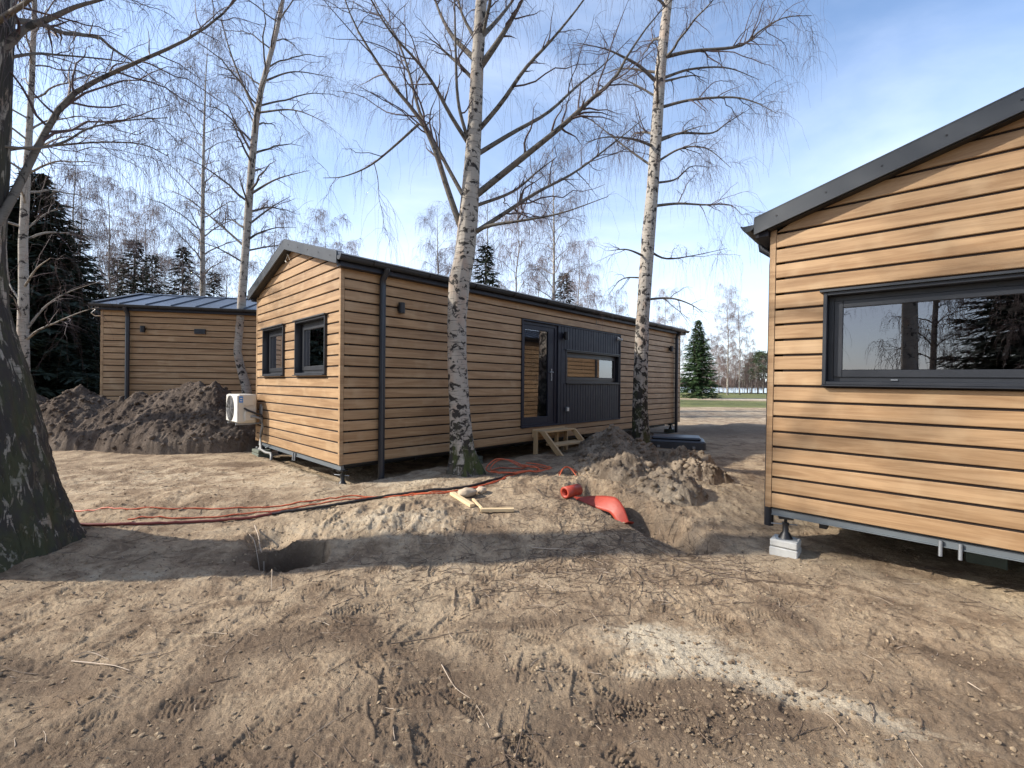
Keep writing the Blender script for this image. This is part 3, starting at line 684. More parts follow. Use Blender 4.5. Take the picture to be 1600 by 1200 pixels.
jack_and_block(mid, -W+.36, .0, M['concrete_d'], 'screw jack below the air conditioner of the middle cabin', 'mossy dark block below the air conditioner of the middle cabin', size=(.19, .11, .055))
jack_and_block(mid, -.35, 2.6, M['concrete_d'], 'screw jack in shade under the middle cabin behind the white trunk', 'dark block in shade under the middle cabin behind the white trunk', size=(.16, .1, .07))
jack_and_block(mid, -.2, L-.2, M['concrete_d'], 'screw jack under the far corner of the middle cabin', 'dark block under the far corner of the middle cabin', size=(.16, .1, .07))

# ------------------------------------------------------------------ air conditioners
def ac(rt, x0, z0, label, big=True):
    p = loc2w(rt, x0, 0, z0)
    r = empty('air_conditioner', p, rt.rotation_euler.z, label, 'air conditioner', 'outdoor air conditioner units')
    w, d, h, g = .72, .29, .50, .10           # hung on the gable; x along wall, -y outward
    mb = MB(); mb.box(-w, 0, -g-d, -g, 0, h); mb.build('casing', M['beige'], r, .018)
    mb = MB(); mb.box(-w+.006, -.006, -g-d-.018, -g-d+.004, .012, h-.012); mb.build('front_panel', M['white'], r, .014)
    cx, cz = -w+.30, h/2; mb = MB()
    for q in range(9): 
        R = .05+q*.0215; mb.tube([(cx+R*math.cos(t), -g-d-.026, cz+R*math.sin(t)) for t in np.linspace(0, 2*math.pi, 30)], .0045, 5, cap=False)
    for q in range(12):
        t = q*math.pi/6; mb.tube([(cx+.04*math.cos(t), -g-d-.028, cz+.04*math.sin(t)), (cx+.225*math.cos(t), -g-d-.028, cz+.225*math.sin(t))], .004, 5)
    mb.tube([(cx, -g-d-.022, cz), (cx, -g-d-.0195, cz)], .228, 32); mb.build('fan_grille', M['grille'], r)
    mb = MB(); mb.box(.0, .045, -g-.20, -g-.03, .04, .21); mb.build('valve_cover', M['beige'], r, .01)
    mb = MB(); mb.box(.001, .014, -g-.22, -g-.05, .30, .42); mb.build('grip', M['beige'], r, .008)
    mb = MB(); mb.box(.0005, .003, -g-d+.012, -g-d+.072, .36, .47); 
    for q in range(2): mb.box(.003, .004, -g-d+.025, -g-d+.06, .385+q*.04, .40+q*.04, 1)
    mb.build('sticker', [M['blue'], M['white']], r)
    for x in (-.10, -w+.12):
        mb = MB(); mb.box(x, x+.035, -g-d-.02, -.004, -.035, -.004); mb.box(x, x+.035, -.03, .0, -.035, .32); mb.build('bracket', M['steel'], r)
    if big:
        mb = MB(); mb.tube([(.02, -g-.20, .26), (.07, -g-.17, .23), (.12, -g-.05, .17), (.145, -g+.03, .14), (.15, -.05, .10)], .018, 8); mb.build('insulated_pipe', M['hose'], r)
        mb = MB(); mb.tube([(.045, -g-.1, .11), (.10, -g-.06, .115), (.155, -.06, .07), (.16, -.055, -.05), (.10, -.06, -.22), (.10, -.07, -.34), (.18, -.08, -.46), (.33, -.05, -.50), (.50, -.02, -.50), (.60, -.04, -.53), (.62, -.05, -.60)], .022, 10); mb.build('conduit', M['greypipe'], r)
        mb = MB(); mb.tube([(.13, -.05, .30), (.14, -.06, .12), (.15, -.05, -.02)], .012, 8); mb.build('conduit', M['greypipe'], r)
ac(mid, -W+.42-.0, .36, 'beige air conditioner with blue sticker and grey conduit on the middle cabin gable')
ac(left, -1.15, .62, 'pale air conditioner just showing past the corner of the farthest cabin', False)

# ------------------------------------------------------------------ wooden steps, tank lid, small things
def steps():
    p = loc2w(mid, 0, 3.80, 0); g = gz(p.x, p.y)
    r = empty('wooden_steps', (p.x, p.y, g), YM, 'raw pine steps with two treads below the glazed door', 'steps')
    H = p.z-g+.20; D = .62; w = .98
    mb = MB()
    for q in ((H-.035, .03, .30), (H*.48, .30, .58)): mb.box(q[1], q[2], .042, w-.042, q[0]-.0, q[0]+.035)
    mb.build('tread', M['pine'], r, .003)
    for y in (0, w-.04):
        mb = MB(); mb.prism([(.16, y, H), (.30, y, H), (D+.22, y, .0), (D+.06, y, .0)], (0, .04, 0)); mb.prism([(.02, y+.002, 0), (.11, y+.002, 0), (.11, y+.002, H-.001), (.02, y+.002, H-.001)], (0, .036, 0)); mb.build('stringer', M['pine'], r, .003)
    mb = MB(); mb.box(.0, .018, -.01, w+.01, H-.14, H+.02); mb.build('back_board', M['pine'], r, .003)
    mb = MB(); mb.box(.05, .12, w*.62, w*.62+.05, 0, H-.04); mb.build('leg', M['pine'], r, .003)
steps()
c = at(1056, 700, 9.75); g = gz(c[0], c[1])
r = empty('tank_lid', (c[0], c[1], g-.02), math.radians(-20), 'dark grey plastic tank lid lying beside the right birch trunk', 'tank lid')
mb = MB(); mb.prism([(-.58, -.40, .0), (.58, -.40, 0), (.58, .40, 0), (-.58, .40, 0)], (0, 0, .20)); mb.build('rim', M['lid'], r, .03)
mb = MB(); mb.prism([(-.50, -.33, .20), (.50, -.33, .20), (.50, .33, .20), (-.50, .33, .20)], (0, 0, .06)); mb.build('cover', M['lid'], r, .035)
for x in (-.35, .35):
    mb = MB(); mb.box(x-.03, x+.03, -.418, -.40, .04, .09); mb.build('latch', M['steel'], r, .004)

def ground_pts(px, lift=.0, zr=-1.36):
    """survey photo pixels down to the modelled ground"""
    out = []
    for u, v in px:
        Y = 5.
        for _ in range(30):
            p = at(u, v, Y); d = (p-np.array([0, 0, CAMZ]))/Y
            z = float(ground_base(np.array(p[0]), np.array(p[1])))
            Y = .5*Y+.5*np.clip((z-CAMZ)/min(d[2], -1e-3), 1, 60)
        p = at(u, v, Y); out.append((p[0], p[1], gz(p[0], p[1])+lift))
    return out
def smooth(pts, n=8, drape=None):
    P_ = np.array(pts, float); k = len(P_); out = []
    E = np.vstack([2*P_[0]-P_[1], P_, 2*P_[-1]-P_[-2]])
    for i in range(k-1):
        p0, p1, p2, p3 = E[i:i+4]
        for t in np.linspace(0, 1, n, endpoint=False):
            out.append(.5*((2*p1)+(-p0+p2)*t+(2*p0-5*p1+4*p2-p3)*t*t+(-p0+3*p1-3*p2+p3)*t**3))
    out.append(P_[-1]); out = np.array(out)
    if drape is not None:
        out[:, 2] = np.maximum(out[:, 2], ground_h(out[:, 0], out[:, 1])+drape)
    return out
def cable(name, px, r, mat, label, cat, group=None, lift=.012, n=10, wob=0, seed=0):
    pts = smooth(ground_pts(px, lift), n, r*.9)
    if wob:
        s = np.arange(len(pts)); pts[:, 1] += wob*fbm(s*.21, s*0+seed, 2, seed); pts[:, 2] = np.maximum(ground_h(pts[:, 0], pts[:, 1])+r*.9, pts[:, 2]-.03)
    c0 = pts.mean(0); mb = MB(); mb.tube(pts-c0, r, 8); o = mb.build(name, mat); o.location = c0
    return tag(o, label, cat, group)
OC = 'orange cables on the ground'
cable('orange_cable', [(100, 799), (200, 799), (330, 796), (430, 790), (500, 783), (550, 777), (620, 775), (700, 772), (760, 760), (800, 748), (850, 742)], .0075, M['orange'], 'upper thin orange cable running from the big trunk to the coil', 'cable', OC, wob=.04, seed=2)
cable('orange_cable', [(200, 813), (300, 810), (400, 800), (470, 792), (530, 784), (590, 778), (680, 775), (740, 764), (790, 752)], .0075, M['orange'], 'second orange cable lying alongside the maroon hose', 'cable', OC, wob=.03, seed=5)
cable('hose', [(105, 822), (180, 823), (260, 820), (330, 814), (400, 807), (440, 800)], .014, M['redpipe'], 'maroon hose stretching from the big trunk to the dug hole', 'hose')
cable('hose', [(425, 804), (480, 797), (540, 788), (600, 777), (660, 772), (720, 766), (770, 754), (810, 744)], .015, M['hose'], 'black hose passing behind the dug hole to the coil', 'hose')
# loose coil by the trunk
cc = np.array(ground_pts([(808, 742)])[0]); mb = MB()
th = np.linspace(0, 2*np.pi*3.2, 110); rr = .30+.06*np.sin(th*.7+1)+.05*np.cos(th*.37)
coil = np.stack([rr*1.25*np.cos(th)+.05*np.sin(th*.31), rr*.62*np.sin(th)+.06*np.cos(th*.23), .012+.04*(th/th.max())+.14*np.exp(-((np.mod(th, 2*np.pi)-2.2)/.9)**2)*(th > 6)], 1)
coil[:, 2] += ground_h(coil[:, 0]+cc[0], coil[:, 1]+cc[1])-cc[2]
mb.tube(coil, .0085, 7); o = mb.build('cable_coil', M['orange']); o.location = cc; tag(o, 'loose coil of orange cable between the white trunk and the steps', 'cable coil')
pp = np.array(ground_pts([(880, 752)])[0]); t = np.linspace(0, 1, 30)
lp = np.stack([.26*t-.06, .12*np.sin(t*3), -.03+.17*np.sin(t*np.pi)**.8*(1-.3*t)-.02], 1); mb = MB(); mb.tube(lp, .008, 7); mb.tube(lp*[1.25, .6, .8]+[.0, .1, 0], .008, 7)
o = mb.build('orange_cable', M['orange']); o.location = pp; tag(o, 'short orange cable arching out of the trench behind the orange roll', 'cable', OC)

# orange warning film: roll and unrolled strip
rp = np.array(ground_pts([(893, 778)])[0]); r = empty('film_roll', rp, 0, 'roll of orange film with its loose strip hanging into the trench', 'film roll')
mb = MB(); ax = np.array([-.72, -.66, .0]); ax /= np.linalg.norm(ax); Lr = .25; n = 28; R1, R0 = .068, .042; xv = np.array([ax[1], -ax[0], 0]); vs = []
for s_ in (-.5, .5):
    for R in (R1, R0):
        for q in range(n):
            a = 2*math.pi*q/n; rad = R*(1+.02*math.sin(2*a)); vs.append(np.array([0, 0, .066])+ax*Lr*s_+rad*(math.cos(a)*xv+math.sin(a)*np.array([0, 0, 1])))
fs = []
for q in range(n):
    k = (q+1) % n
    fs += [(q, k, 2*n+k, 2*n+q), (n+q, 3*n+q, 3*n+k, n+k), (q, n+q, n+k, k), (2*n+q, 2*n+k, 3*n+k, 3*n+q)]
mb.add(vs, fs, 0, True); mb.build('roll', M['film'], r)
cl = np.array(smooth(ground_pts([(897, 772), (920, 776), (945, 784), (962, 792), (975, 806), (984, 822)], .03), 8)); k = len(cl); s_ = np.linspace(0, 1, k)
cl[:, 2] = np.maximum(cl[:, 2]+.01*np.sin(s_*9)+.02*(1-s_), gz(rp[0], rp[1])-.05-.22*sst(.5, 1, s_))
wdt = .078-.03*s_; T_ = np.gradient(cl, axis=0); nrm = np.stack([T_[:, 1], -T_[:, 0], 0*s_], 1); nrm /= np.linalg.norm(nrm, axis=1)[:, None]
rows = []
for j in range(7):
    q = (j/6-.5)*2; off = nrm*(wdt*q)[:, None]; p = cl-rp+off; p[:, 2] += .010*np.cos(q*1.6)-.075*q*np.sin(np.pi*np.clip(s_*1.2-.1, 0, 1))+.004*fbm(s_*9+q, s_*0+q*2.2, 2, 4); rows.append(p)
A = np.array(rows); V = A.reshape(-1, 3); Q = [(j*k+i, j*k+i+1, (j+1)*k+i+1, (j+1)*k+i) for j in range(6) for i in range(k-1)]
o = np_mesh('strip', V, Q, None, [M['film']], parent=r); so = o.modifiers.new('thick', 'SOLIDIFY'); so.thickness = .002

def lump(name, px, rad, mat, label, cat, group, seed, squash=(1, .8, .62), rz=0):
    p = np.array(ground_pts([px])[0]); bm_n = 28; u, v = np.meshgrid(np.linspace(0, 2*np.pi, bm_n, endpoint=False), np.linspace(0, np.pi, 16)); u = u.ravel(); v = v.ravel()
    d = np.stack([np.sin(v)*np.cos(u), np.sin(v)*np.sin(u), np.cos(v)], 1)
    k = 1+.22*fbm(d[:, 0]*1.6+seed, d[:, 1]*1.6+d[:, 2]*1.3, 4, seed)
    V = d*k[:, None]*rad*np.array(squash); V[:, 2] += rad*squash[2]*.75
    i = np.arange(15)[:, None]*bm_n+np.arange(bm_n)[None, :]; nx = np.arange(15)[:, None]*bm_n+((np.arange(bm_n)+1) % bm_n)[None, :]
    Q = np.stack([i, i+bm_n, nx+bm_n, nx], -1).reshape(-1, 4)
    o = np_mesh(name, V, Q, None, [mat]); o.location = p; o.rotation_euler[2] = rz
    return tag(o, label, cat, group)
lump('stone', (730, 777), .095, M['stone'], 'larger tan stone lying by the pale wood offcuts', 'stone', 'stones by the offcuts', 3, (1.25, .8, .6), .4)
lump('stone', (752, 771), .065, M['stone'], 'smaller tan stone touching the larger one by the offcuts', 'stone', 'stones by the offcuts', 8, (1, .8, .7))
def offcut(px0, px1, w, h, label):
    a, b = np.array(ground_pts([px0, px1])); c_ = (a+b)/2; d = b-a; ln = np.linalg.norm(d[:2]); mb = MB()
    mb.box(-ln/2, ln/2, -w/2, w/2, 0, h); o = mb.build('wood_offcut', M['pale'], None, .003); o.location = (c_[0], c_[1], c_[2]+.004); o.rotation_euler = (0, -math.atan2(d[2], ln), math.atan2(d[1], d[0]))
    tag(o, label, 'offcut', 'pale wood offcuts')
offcut((706, 776), (738, 797), .06, .035, 'pale offcut lying slanted at the left of the stones')
offcut((739, 783), (753, 800), .03, .02, 'thinnest pale offcut, between the stones and the flat one')
offcut((751, 804), (803, 803), .05, .035, 'pale offcut lying straight across, lowest of the three')

# ------------------------------------------------------------------ trees
def tubes(Ps, Rs, sides):
    """many polylines (n,k,3), (n,k) -> verts, quads"""
    n, k, _ = Ps.shape
    T = np.gradient(Ps, axis=1); T /= np.linalg.norm(T, axis=2, keepdims=True)+1e-9
    mean = T.mean(1); ref = np.where(np.abs(mean[:, 2:3]) < .75, np.array([[0, 0, 1.]]), np.array([[1., 0.1, 0]]))
    Xv = np.cross(T, ref[:, None, :]); Xv /= np.linalg.norm(Xv, axis=2, keepdims=True)+1e-9; Yv = np.cross(Xv, T)
    a = np.linspace(0, 2*np.pi, sides, endpoint=False)
    V = Ps[:, :, None, :]+Rs[:, :, None, None]*(np.cos(a)[None, None, :, None]*Xv[:, :, None, :]+np.sin(a)[None, None, :, None]*Yv[:, :, None, :])
    i = (np.arange(n)[:, None, None]*k+np.arange(k-1)[None, :, None])*sides
    j = np.arange(sides)[None, None, :]; j2 = (j+1) % sides
    Q = np.stack([i+j, i+j2, i+sides+j2, i+sides+j], -1).reshape(-1, 4)
    return V.reshape(-1, 3), Q
def resample(P_, R_, k):
    d = np.concatenate([[0], np.cumsum(np.linalg.norm(np.diff(P_, axis=0), axis=1))]); t = np.linspace(0, d[-1], k)
    return np.stack([np.interp(t, d, P_[:, i]) for i in range(3)], 1), np.interp(t, d, R_), d[-1]

def pick(rg, src, n_per_m, t_lo, pw=1.):
    """random points along many polylines: positions, tangents, radii, t, source length"""
    k = 14; A = [resample(p, r, k) for p, r, _ in src]
    Pa = np.array([a[0] for a in A]); Ra = np.array([a[1] for a in A]); Ln = np.array([max(a[2], 1e-3) for a in A])
    n = rg.poisson(n_per_m*Ln); si = np.repeat(np.arange(len(src)), n); t = t_lo+(1-t_lo)*rg.random(len(si))**pw
    f = t*(k-1); q = np.minimum(f.astype(int), k-2); w = (f-q)[:, None]
    p = Pa[si, q]*(1-w)+Pa[si, q+1]*w; tg = Pa[si, q+1]-Pa[si, q]; tg /= np.linalg.norm(tg, axis=1, keepdims=True)+1e-9
    return p, tg, Ra[si, q]*(1-w[:, 0])+Ra[si, q+1]*w[:, 0], t, Ln[si]
def unit(v): return v/(np.linalg.norm(v, axis=-1, keepdims=True)+1e-9)
def branchlets(rg, src, n_per_m, len_lo, len_hi, up, droop, k, r_ratio, r_min, t0=.2, spread=1.):
    """side shoots off each polyline in src: list of (P(k,3), R(k), length)"""
    p, tg, r, t, Ls = pick(rg, src, n_per_m, t0, .8); n = len(p)
    rv = rg.normal(size=(n, 3)); rv = unit(rv-tg*(rv*tg).sum(1, keepdims=True))
    d = unit(tg*rg.uniform(.35, .9, (n, 1))+rv*spread*rg.uniform(.6, 1., (n, 1))+np.array([0, 0, up]))
    ln = rg.uniform(len_lo, len_hi, n)*(1-.45*t)*np.minimum(1.6, .5+.35*Ls); s_ = np.linspace(0, 1, k)
    wob = np.cumsum(rg.normal(0, .05, (n, k, 3)), 1)*ln[:, None, None]*.6; wob[:, 0] = 0
    q = p[:, None]+d[:, None]*(ln[:, None]*s_)[:, :, None]+np.array([0, 0, -1.])*(droop*ln[:, None]*s_**2.2)[:, :, None]+wob
    r0 = np.maximum(r_min, np.minimum(r*r_ratio, .02))
    return [(q[i], np.linspace(r0[i], r_min*.8, k), ln[i]) for i in range(n)]
def hanging(rg, src, n_per_m, lo, hi, k=7, r0=.0022):
    """pendulous twigs"""
    p, tg, r, t, Ls = pick(rg, src, n_per_m, .12); n = len(p); a = rg.uniform(0, 2*np.pi, n)
    d = unit(np.stack([np.cos(a), np.sin(a), rg.uniform(-.3, .7, n)], 1)*.8+tg*.7); ln = rg.uniform(lo, hi, (n, 1)); s_ = np.linspace(0, 1, k)[None]; b = rg.uniform(.35, .75, (n, 1))
    wob = np.cumsum(rg.normal(0, .022, (n, k, 3)), 1)*ln[:, :, None]; wob[:, 0] = 0
    P_ = p[:, None]+d[:, None]*(ln*b*(1-(1-s_)**1.8)/1.4)[:, :, None]+np.array([0, 0, -1.])*(ln*s_**1.7*(1.05-b*.5))[:, :, None]+wob
    return P_, np.repeat(np.linspace(r0, r0*.55, k)[None], n, 0)*rg.uniform(.7, 1.2, (n, 1))

def trunk_mesh(name, tp, tr, mat, root, sides=20, seg=.09, rough=.06, flare=.0, seed=0, buttress=0, fiss=0):
    P_, R_, Ln = resample(tp, tr, max(12, int(np.linalg.norm(np.diff(tp, axis=0), axis=1).sum()/seg)))
    V, Q = tubes(P_[None], R_[None], sides)
    k = len(P_); a = np.tile(np.linspace(0, 2*np.pi, sides, endpoint=False), k); z = np.repeat(P_[:, 2], sides); c = np.repeat(P_, sides, 0); rr = np.repeat(R_, sides)
    xa, ya = np.cos(a), np.sin(a)
    low = np.exp(-np.maximum(z, 0)/1.1)
    dsp = rough*(.35+1.2*low)*(fbm(xa*2.2+seed, ya*2.2+z*.9, 4, seed)+.5*fbm(xa*6+z*.3, ya*6+z*1.8, 3, seed+5))
    if buttress: dsp += buttress*np.exp(-np.maximum(z, 0)/.32)*(.5+.5*np.cos(a*5+seed+.8*np.sin(a*2)))
    if fiss:
        fz = .35+.65*np.exp(-np.maximum(z-.6, 0)/1.6); q = 1.1/max(.25, float(R_[0])*2.2+.35)*7
        dsp += fiss*fz*(ridg(xa*q+.35*fbm(xa*3, ya*3+z*2, 2, seed+8)+seed, ya*q+z*1.5, 3, seed+11)-.5)+.35*fiss*fz*fbm(xa*q*2.6, ya*q*2.6+z*7, 3, seed+12)
    V = c+(V-c)*(1+dsp[:, None])
    o = np_mesh(name, V, Q, None, [mat], parent=root)
    return o

def finish_crown(root, limbs, seconds, thirds, Pt, Rt, limb_mat, twig_mat, extra=(), name='crown'):
    Vs = []; Qs = []; Ms = []; off = 0
    def put(V, Q, m):
        nonlocal off
        Vs.append(V); Qs.append(Q+off); Ms.append(np.full(len(Q), m)); off += len(V)
    for lst, kk, sd, m in ((limbs, 18, 8, 0), (seconds, 9, 5, 1), (thirds, 6, 3, 1)):
        if lst:
            A = np.array([resample(p, r, kk)[0] for p, r, _ in lst]); B = np.array([resample(p, r, kk)[1] for p, r, _ in lst]); put(*tubes(A, B, sd), m)
    if len(Pt): put(*tubes(Pt, Rt, 3), 1)
    for V, Q, m in extra: put(V, Q, m)
    return np_mesh(name, np.concatenate(Vs), np.concatenate(Qs), None, [limb_mat, twig_mat], np.concatenate(Ms), True, root)

def auto_limbs(rg, tp, tr, n, t0, Lmax, rise=.8, keep=None):
    P_, R_, Ln = resample(tp, tr, 60); out = []; ga = rg.uniform(0, 6)
    for i in range(n):
        t = t0+(1-t0)*((i+rg.random()*.8)/n); f_ = t*59; q = min(int(f_), 58); p = P_[q]; r = R_[q]; ga += 2.4+rg.normal(0, .3)
        up = rise*(.6+.6*rg.random()); d = np.array([math.cos(ga), math.sin(ga), up]); d /= np.linalg.norm(d)
        ln = Lmax*(.35+.65*math.sin(math.pi*min(1, (1-(t-t0)/(1-t0))*.75+.12)))*rg.uniform(.75, 1.15); k = 12; s = np.linspace(0, 1, k)
        wob = np.cumsum(rg.normal(0, .024, (k, 3)), 0)*ln*.5; wob[0] = 0
        q_ = p+d*(ln*s)[:, None]+np.array([0, 0, 1.])*(ln*(.12*s-.30*s**2.4))[:, None]+wob
        if keep is not None and not keep(q_): continue
        out.append((q_, np.linspace(max(.006, min(.38*r, .030)), .003, k), ln))
    return out

def birch(name_label, base, tp, tr, limbs, seed, bark, n_auto=20, t0=.45, Lmax=2.5, rise=.8, sec=3.2, third=3.0, tw=9, twlen=(.35, 1.0), group='birch trees on the plot', limb_mat='limb', twr=.0015, keep=None, sides=20, buttress=.0, rough=.06, secr=(.35, 1.1), twig_mat='twig', fiss=0):
    rg = np.random.default_rng(seed); base = np.array(base)
    root = empty('birch_tree', base, 0, name_label, 'tree', group)
    tp = np.array(tp)-base; tr = np.array(tr)
    trunk_mesh('trunk', tp, tr, M[bark], root, sides, .028 if sides > 60 else .06 if sides > 16 else .15, rough, seed=seed, buttress=buttress, fiss=fiss)
    lm = []
    for pts, r0, r1 in limbs:
        q = smooth(np.array(pts)-base, 6); lm.append((q, np.linspace(r0, r1, len(q)), np.linalg.norm(np.diff(q, axis=0), axis=1).sum()))
    lm += auto_limbs(rg, tp, tr, n_auto, t0, Lmax, rise, keep)
    s2 = branchlets(rg, lm, sec, secr[0], secr[1], .30, .16, 9, .50, .0028 if twig_mat == 'twig' else .004, .15, .9)
    s3 = branchlets(rg, s2+[l for l in lm], third, .15, .55, .06, .22, 6, .6, .0017 if twig_mat == 'twig' else .003, .2, 1.)
    Pt, Rt = hanging(rg, s2+s3, tw, twlen[0], twlen[1], 7, twr)
    finish_crown(root, lm, s2, s3, Pt, Rt, M[limb_mat], M[twig_mat])
    return root

def pxline(pts, Y0, Y1): n = len(pts); return [at(u, v, Y0+(Y1-Y0)*i/(n-1)) for i, (u, v) in enumerate(pts)]
def px2r(w, Y): return .5*w*Y/F

# centre birch
Yc = 6.32
tpx = [(728, 752, 60), (727, 735, 48), (723, 705, 36), (718, 640, 31), (714, 560, 29), (714, 500, 29), (718, 440, 33), (726, 400, 31), (731, 350, 30), (735, 300, 27), (738, 250, 24), (742, 190, 22), (745, 120, 20), (749, 50, 18), (752, 0, 17), (757, -150, 14), (764, -400, 10), (770, -650, 6), (775, -850, 2)]
tp = [at(u, v, Yc) for u, v, w in tpx]; tr = [px2r(w, Yc) for u, v, w in tpx]
LM = [([(720,356),(698,292),(676,224),(652,180),(616,136),(576,76),(548,24),(520,-60)], -.5, 10), ([(726,310),(688,240),(656,176),(640,116),(620,60),(588,8),(560,-60)], .5, 7),
      ([(733,226),(704,180),(680,136),(652,96),(612,52),(580,0),(560,-60)], -.8, 7), ([(732,222),(716,160),(712,80),(710,0),(705,-90)], -.5, 6), ([(741,92),(704,52),(680,0),(665,-70)], .6, 9),
      ([(744,64),(722,22),(712,-20),(700,-80)], .3, 6), ([(748,108),(784,56),(816,0),(850,-80)], -.3, 11), ([(750,60),(780,28),(808,-10),(830,-60)], .8, 8),
      ([(742,210),(784,160),(820,108),(864,60),(912,0),(950,-60)], -.6, 8), ([(741,244),(800,208),(856,176),(900,136),(940,104),(985,60)], .8, 8),
      ([(738,310),(800,260),(840,228),(884,192),(932,148),(960,124),(980,88),(1016,36),(1050,0)], -.7, 11), ([(736,324),(800,300),(840,268),(870,245)], .4, 6),
      ([(732,370),(784,336),(840,300),(900,268),(968,216),(1010,182)], .7, 8), ([(734,364),(768,352),(820,344),(880,332),(950,307)], -.5, 7), ([(654,194),(612,232),(576,260),(536,276),(505,278)], -.2, 4)]
limbs = [(pxline(p, Yc-.0 if i != 14 else Yc-.25, Yc+dy), px2r(w, Yc), .004) for i, (p, dy, w) in enumerate(LM)]
birch('white birch forking above the roof line in front of the middle cabin wall', (tp[1][0], tp[1][1], gz(tp[1][0], tp[1][1])), tp, tr, limbs, 3, 'birch_a', 24, .40, 2.6, 1.2, 3.2, 3.0, 10, (.3, .95), buttress=.26, rough=.08, limb_mat='limb', sides=90, fiss=.03)

# right birch
Yr = 9.05
tpx = [(1002, 705, 30), (1002, 693, 27), (1000, 640, 23), (1001, 580, 21), (1004, 500, 20), (1008, 440, 20), (1013, 370, 20), (1020, 290, 18), (1026, 200, 17), (1032, 110, 16), (1040, 30, 14), (1044, 0, 13), (1050, -150, 9), (1058, -300, 5), (1062, -420, 2)]
tp = [at(u, v, Yr) for u, v, w in tpx]; tr = [px2r(w, Yr) for u, v, w in tpx]
LM = [([(1026,128),(1000,104),(972,88),(944,76),(896,66)], -.4, 6), ([(1036,90),(1080,80),(1156,72),(1188,48),(1224,28),(1268,24)], -.4, 6), ([(1036,122),(1080,108),(1136,106),(1185,124)], .6, 5),
      ([(1032,168),(1080,156),(1144,152),(1180,160),(1215,178)], -.7, 5), ([(1028,218),(1064,208),(1112,208),(1136,192),(1172,170)], .5, 5), ([(1025,254),(1064,232),(1104,232),(1142,262)], -.6, 4), ([(1024,286),(1056,280),(1080,260),(1110,262)], .8, 4),
      ([(1020,322),(1060,318),(1100,320),(1140,320),(1160,336)], -.3, 5), ([(1014,392),(1040,404),(1080,400),(1136,388)], .4, 4), ([(1008,468),(1048,466),(1080,476),(1100,490)], -.4, 4),
      ([(1022,262),(980,232),(940,200),(910,178)], .7, 4), ([(1024,230),(992,218),(950,214),(915,222)], -.8, 5), ([(1027,152),(992,132),(964,120)], .4, 4), ([(1010,402),(980,390),(950,392)], -.5, 4), ([(1008,434),(972,436),(950,462)], .3, 3)]
limbs = [(pxline(p, Yr, Yr+dy), px2r(w, Yr), .004) for p, dy, w in LM]
birch('tall fissured birch beside the far end of the middle cabin, by the tank lid', (tp[1][0], tp[1][1], gz(tp[1][0], tp[1][1])), tp, tr, limbs, 7, 'birch_b', 22, .42, 2.1, .6, 3.6, 3.6, 11, (.35, 1.1), limb_mat='limb', rough=.05, sides=80, buttress=.1, twr=.0019, fiss=.03)

# big old birch at the left edge
Yl = 3.72
tpx = [(0, 925, 235), (0, 880, 214), (-4, 840, 196), (-12, 780, 182), (-20, 700, 164), (-30, 620, 150), (-42, 550, 136), (-50, 480, 118), (-50, 380, 110), (-40, 250, 102), (-32, 120, 98), (-26, 0, 94), (-10, -200, 84), (10, -450, 70), (30, -800, 46), (45, -1200, 20), (50, -1500, 4)]
tp = [at(u-10, v, Yl) for u, v, w in tpx]; tr = [px2r(w, Yl)*.83 for u, v, w in tpx]
LM = [([(-20,372),(8,330),(24,300),(44,260),(68,212),(100,160),(132,136),(180,112),(240,86),(288,64),(336,32),(368,0),(410,-50)], .9, 13), ([(-15,96),(16,66),(40,44),(80,28),(120,10),(168,-4),(220,-30)], .4, 14), ([(-10,95),(52,84),(92,86),(160,92),(215,100)], 1.2, 5),
      ([(-20,240),(30,232),(80,228),(160,222),(224,226),(262,244)], 1.6, 5), ([(-20,226),(50,232),(100,222),(140,200),(200,188),(262,184)], 1.0, 5), ([(-15,40),(40,4),(90,-40)], -.5, 10), ([(0,-250),(120,-330),(260,-420)], .8, 12), ([(0,-420),(140,-560),(300,-640)], -.5, 12)]
limbs = [(pxline(p, Yl, Yl+dy), px2r(w, Yl), .005) for p, dy, w in LM]
birch('massive dark mossy old birch cut by the left edge', (tp[1][0], tp[1][1], gz(tp[1][0], tp[1][1])), tp, tr, limbs, 13, 'birch_old', 28, .36, 4.2, .75, 3.0, 3.6, 12, (.35, 1.0), limb_mat='limb', sides=230, rough=.06, buttress=.20, fiss=.07)

# slim birch behind the big trunk
Yb = 8.1
tpx = [(37, 640, 19), (37, 600, 15), (36, 520, 14), (37, 450, 12), (36, 380, 11), (40, 300, 10), (46, 200, 8), (50, 120, 7), (53, 40, 6), (57, -80, 5), (60, -250, 3), (62, -350, 1)]
tp = [at(u, v, Yb) for u, v, w in tpx]; tr = [px2r(w, Yb) for u, v, w in tpx]
LM = [([(42,530),(60,516),(85,505),(125,488),(155,480)], -.3, 4), ([(40,516),(71,479),(108,456),(162,438)], .4, 4), ([(37,450),(57,420),(79,403)], -.5, 4), ([(35,475),(18,450),(8,425)], .3, 4), ([(36,505),(24,470),(10,455)], -.4, 3), ([(38,360),(80,330),(130,322)], .5, 3), ([(44,240),(100,214),(170,222)], -.4, 3)]
limbs = [(pxline(p, Yb, Yb+dy), px2r(w, Yb), .004) for p, dy, w in LM]
birch('slim pale birch standing just behind the big mossy trunk', (tp[1][0], tp[1][1], gz(tp[1][0], tp[1][1])-.3), tp, tr, limbs, 17, 'birch_far', 34, .28, 2.3, .55, 3.2, 3.2, 10, (.4, 1.2), limb_mat='limb_pale')

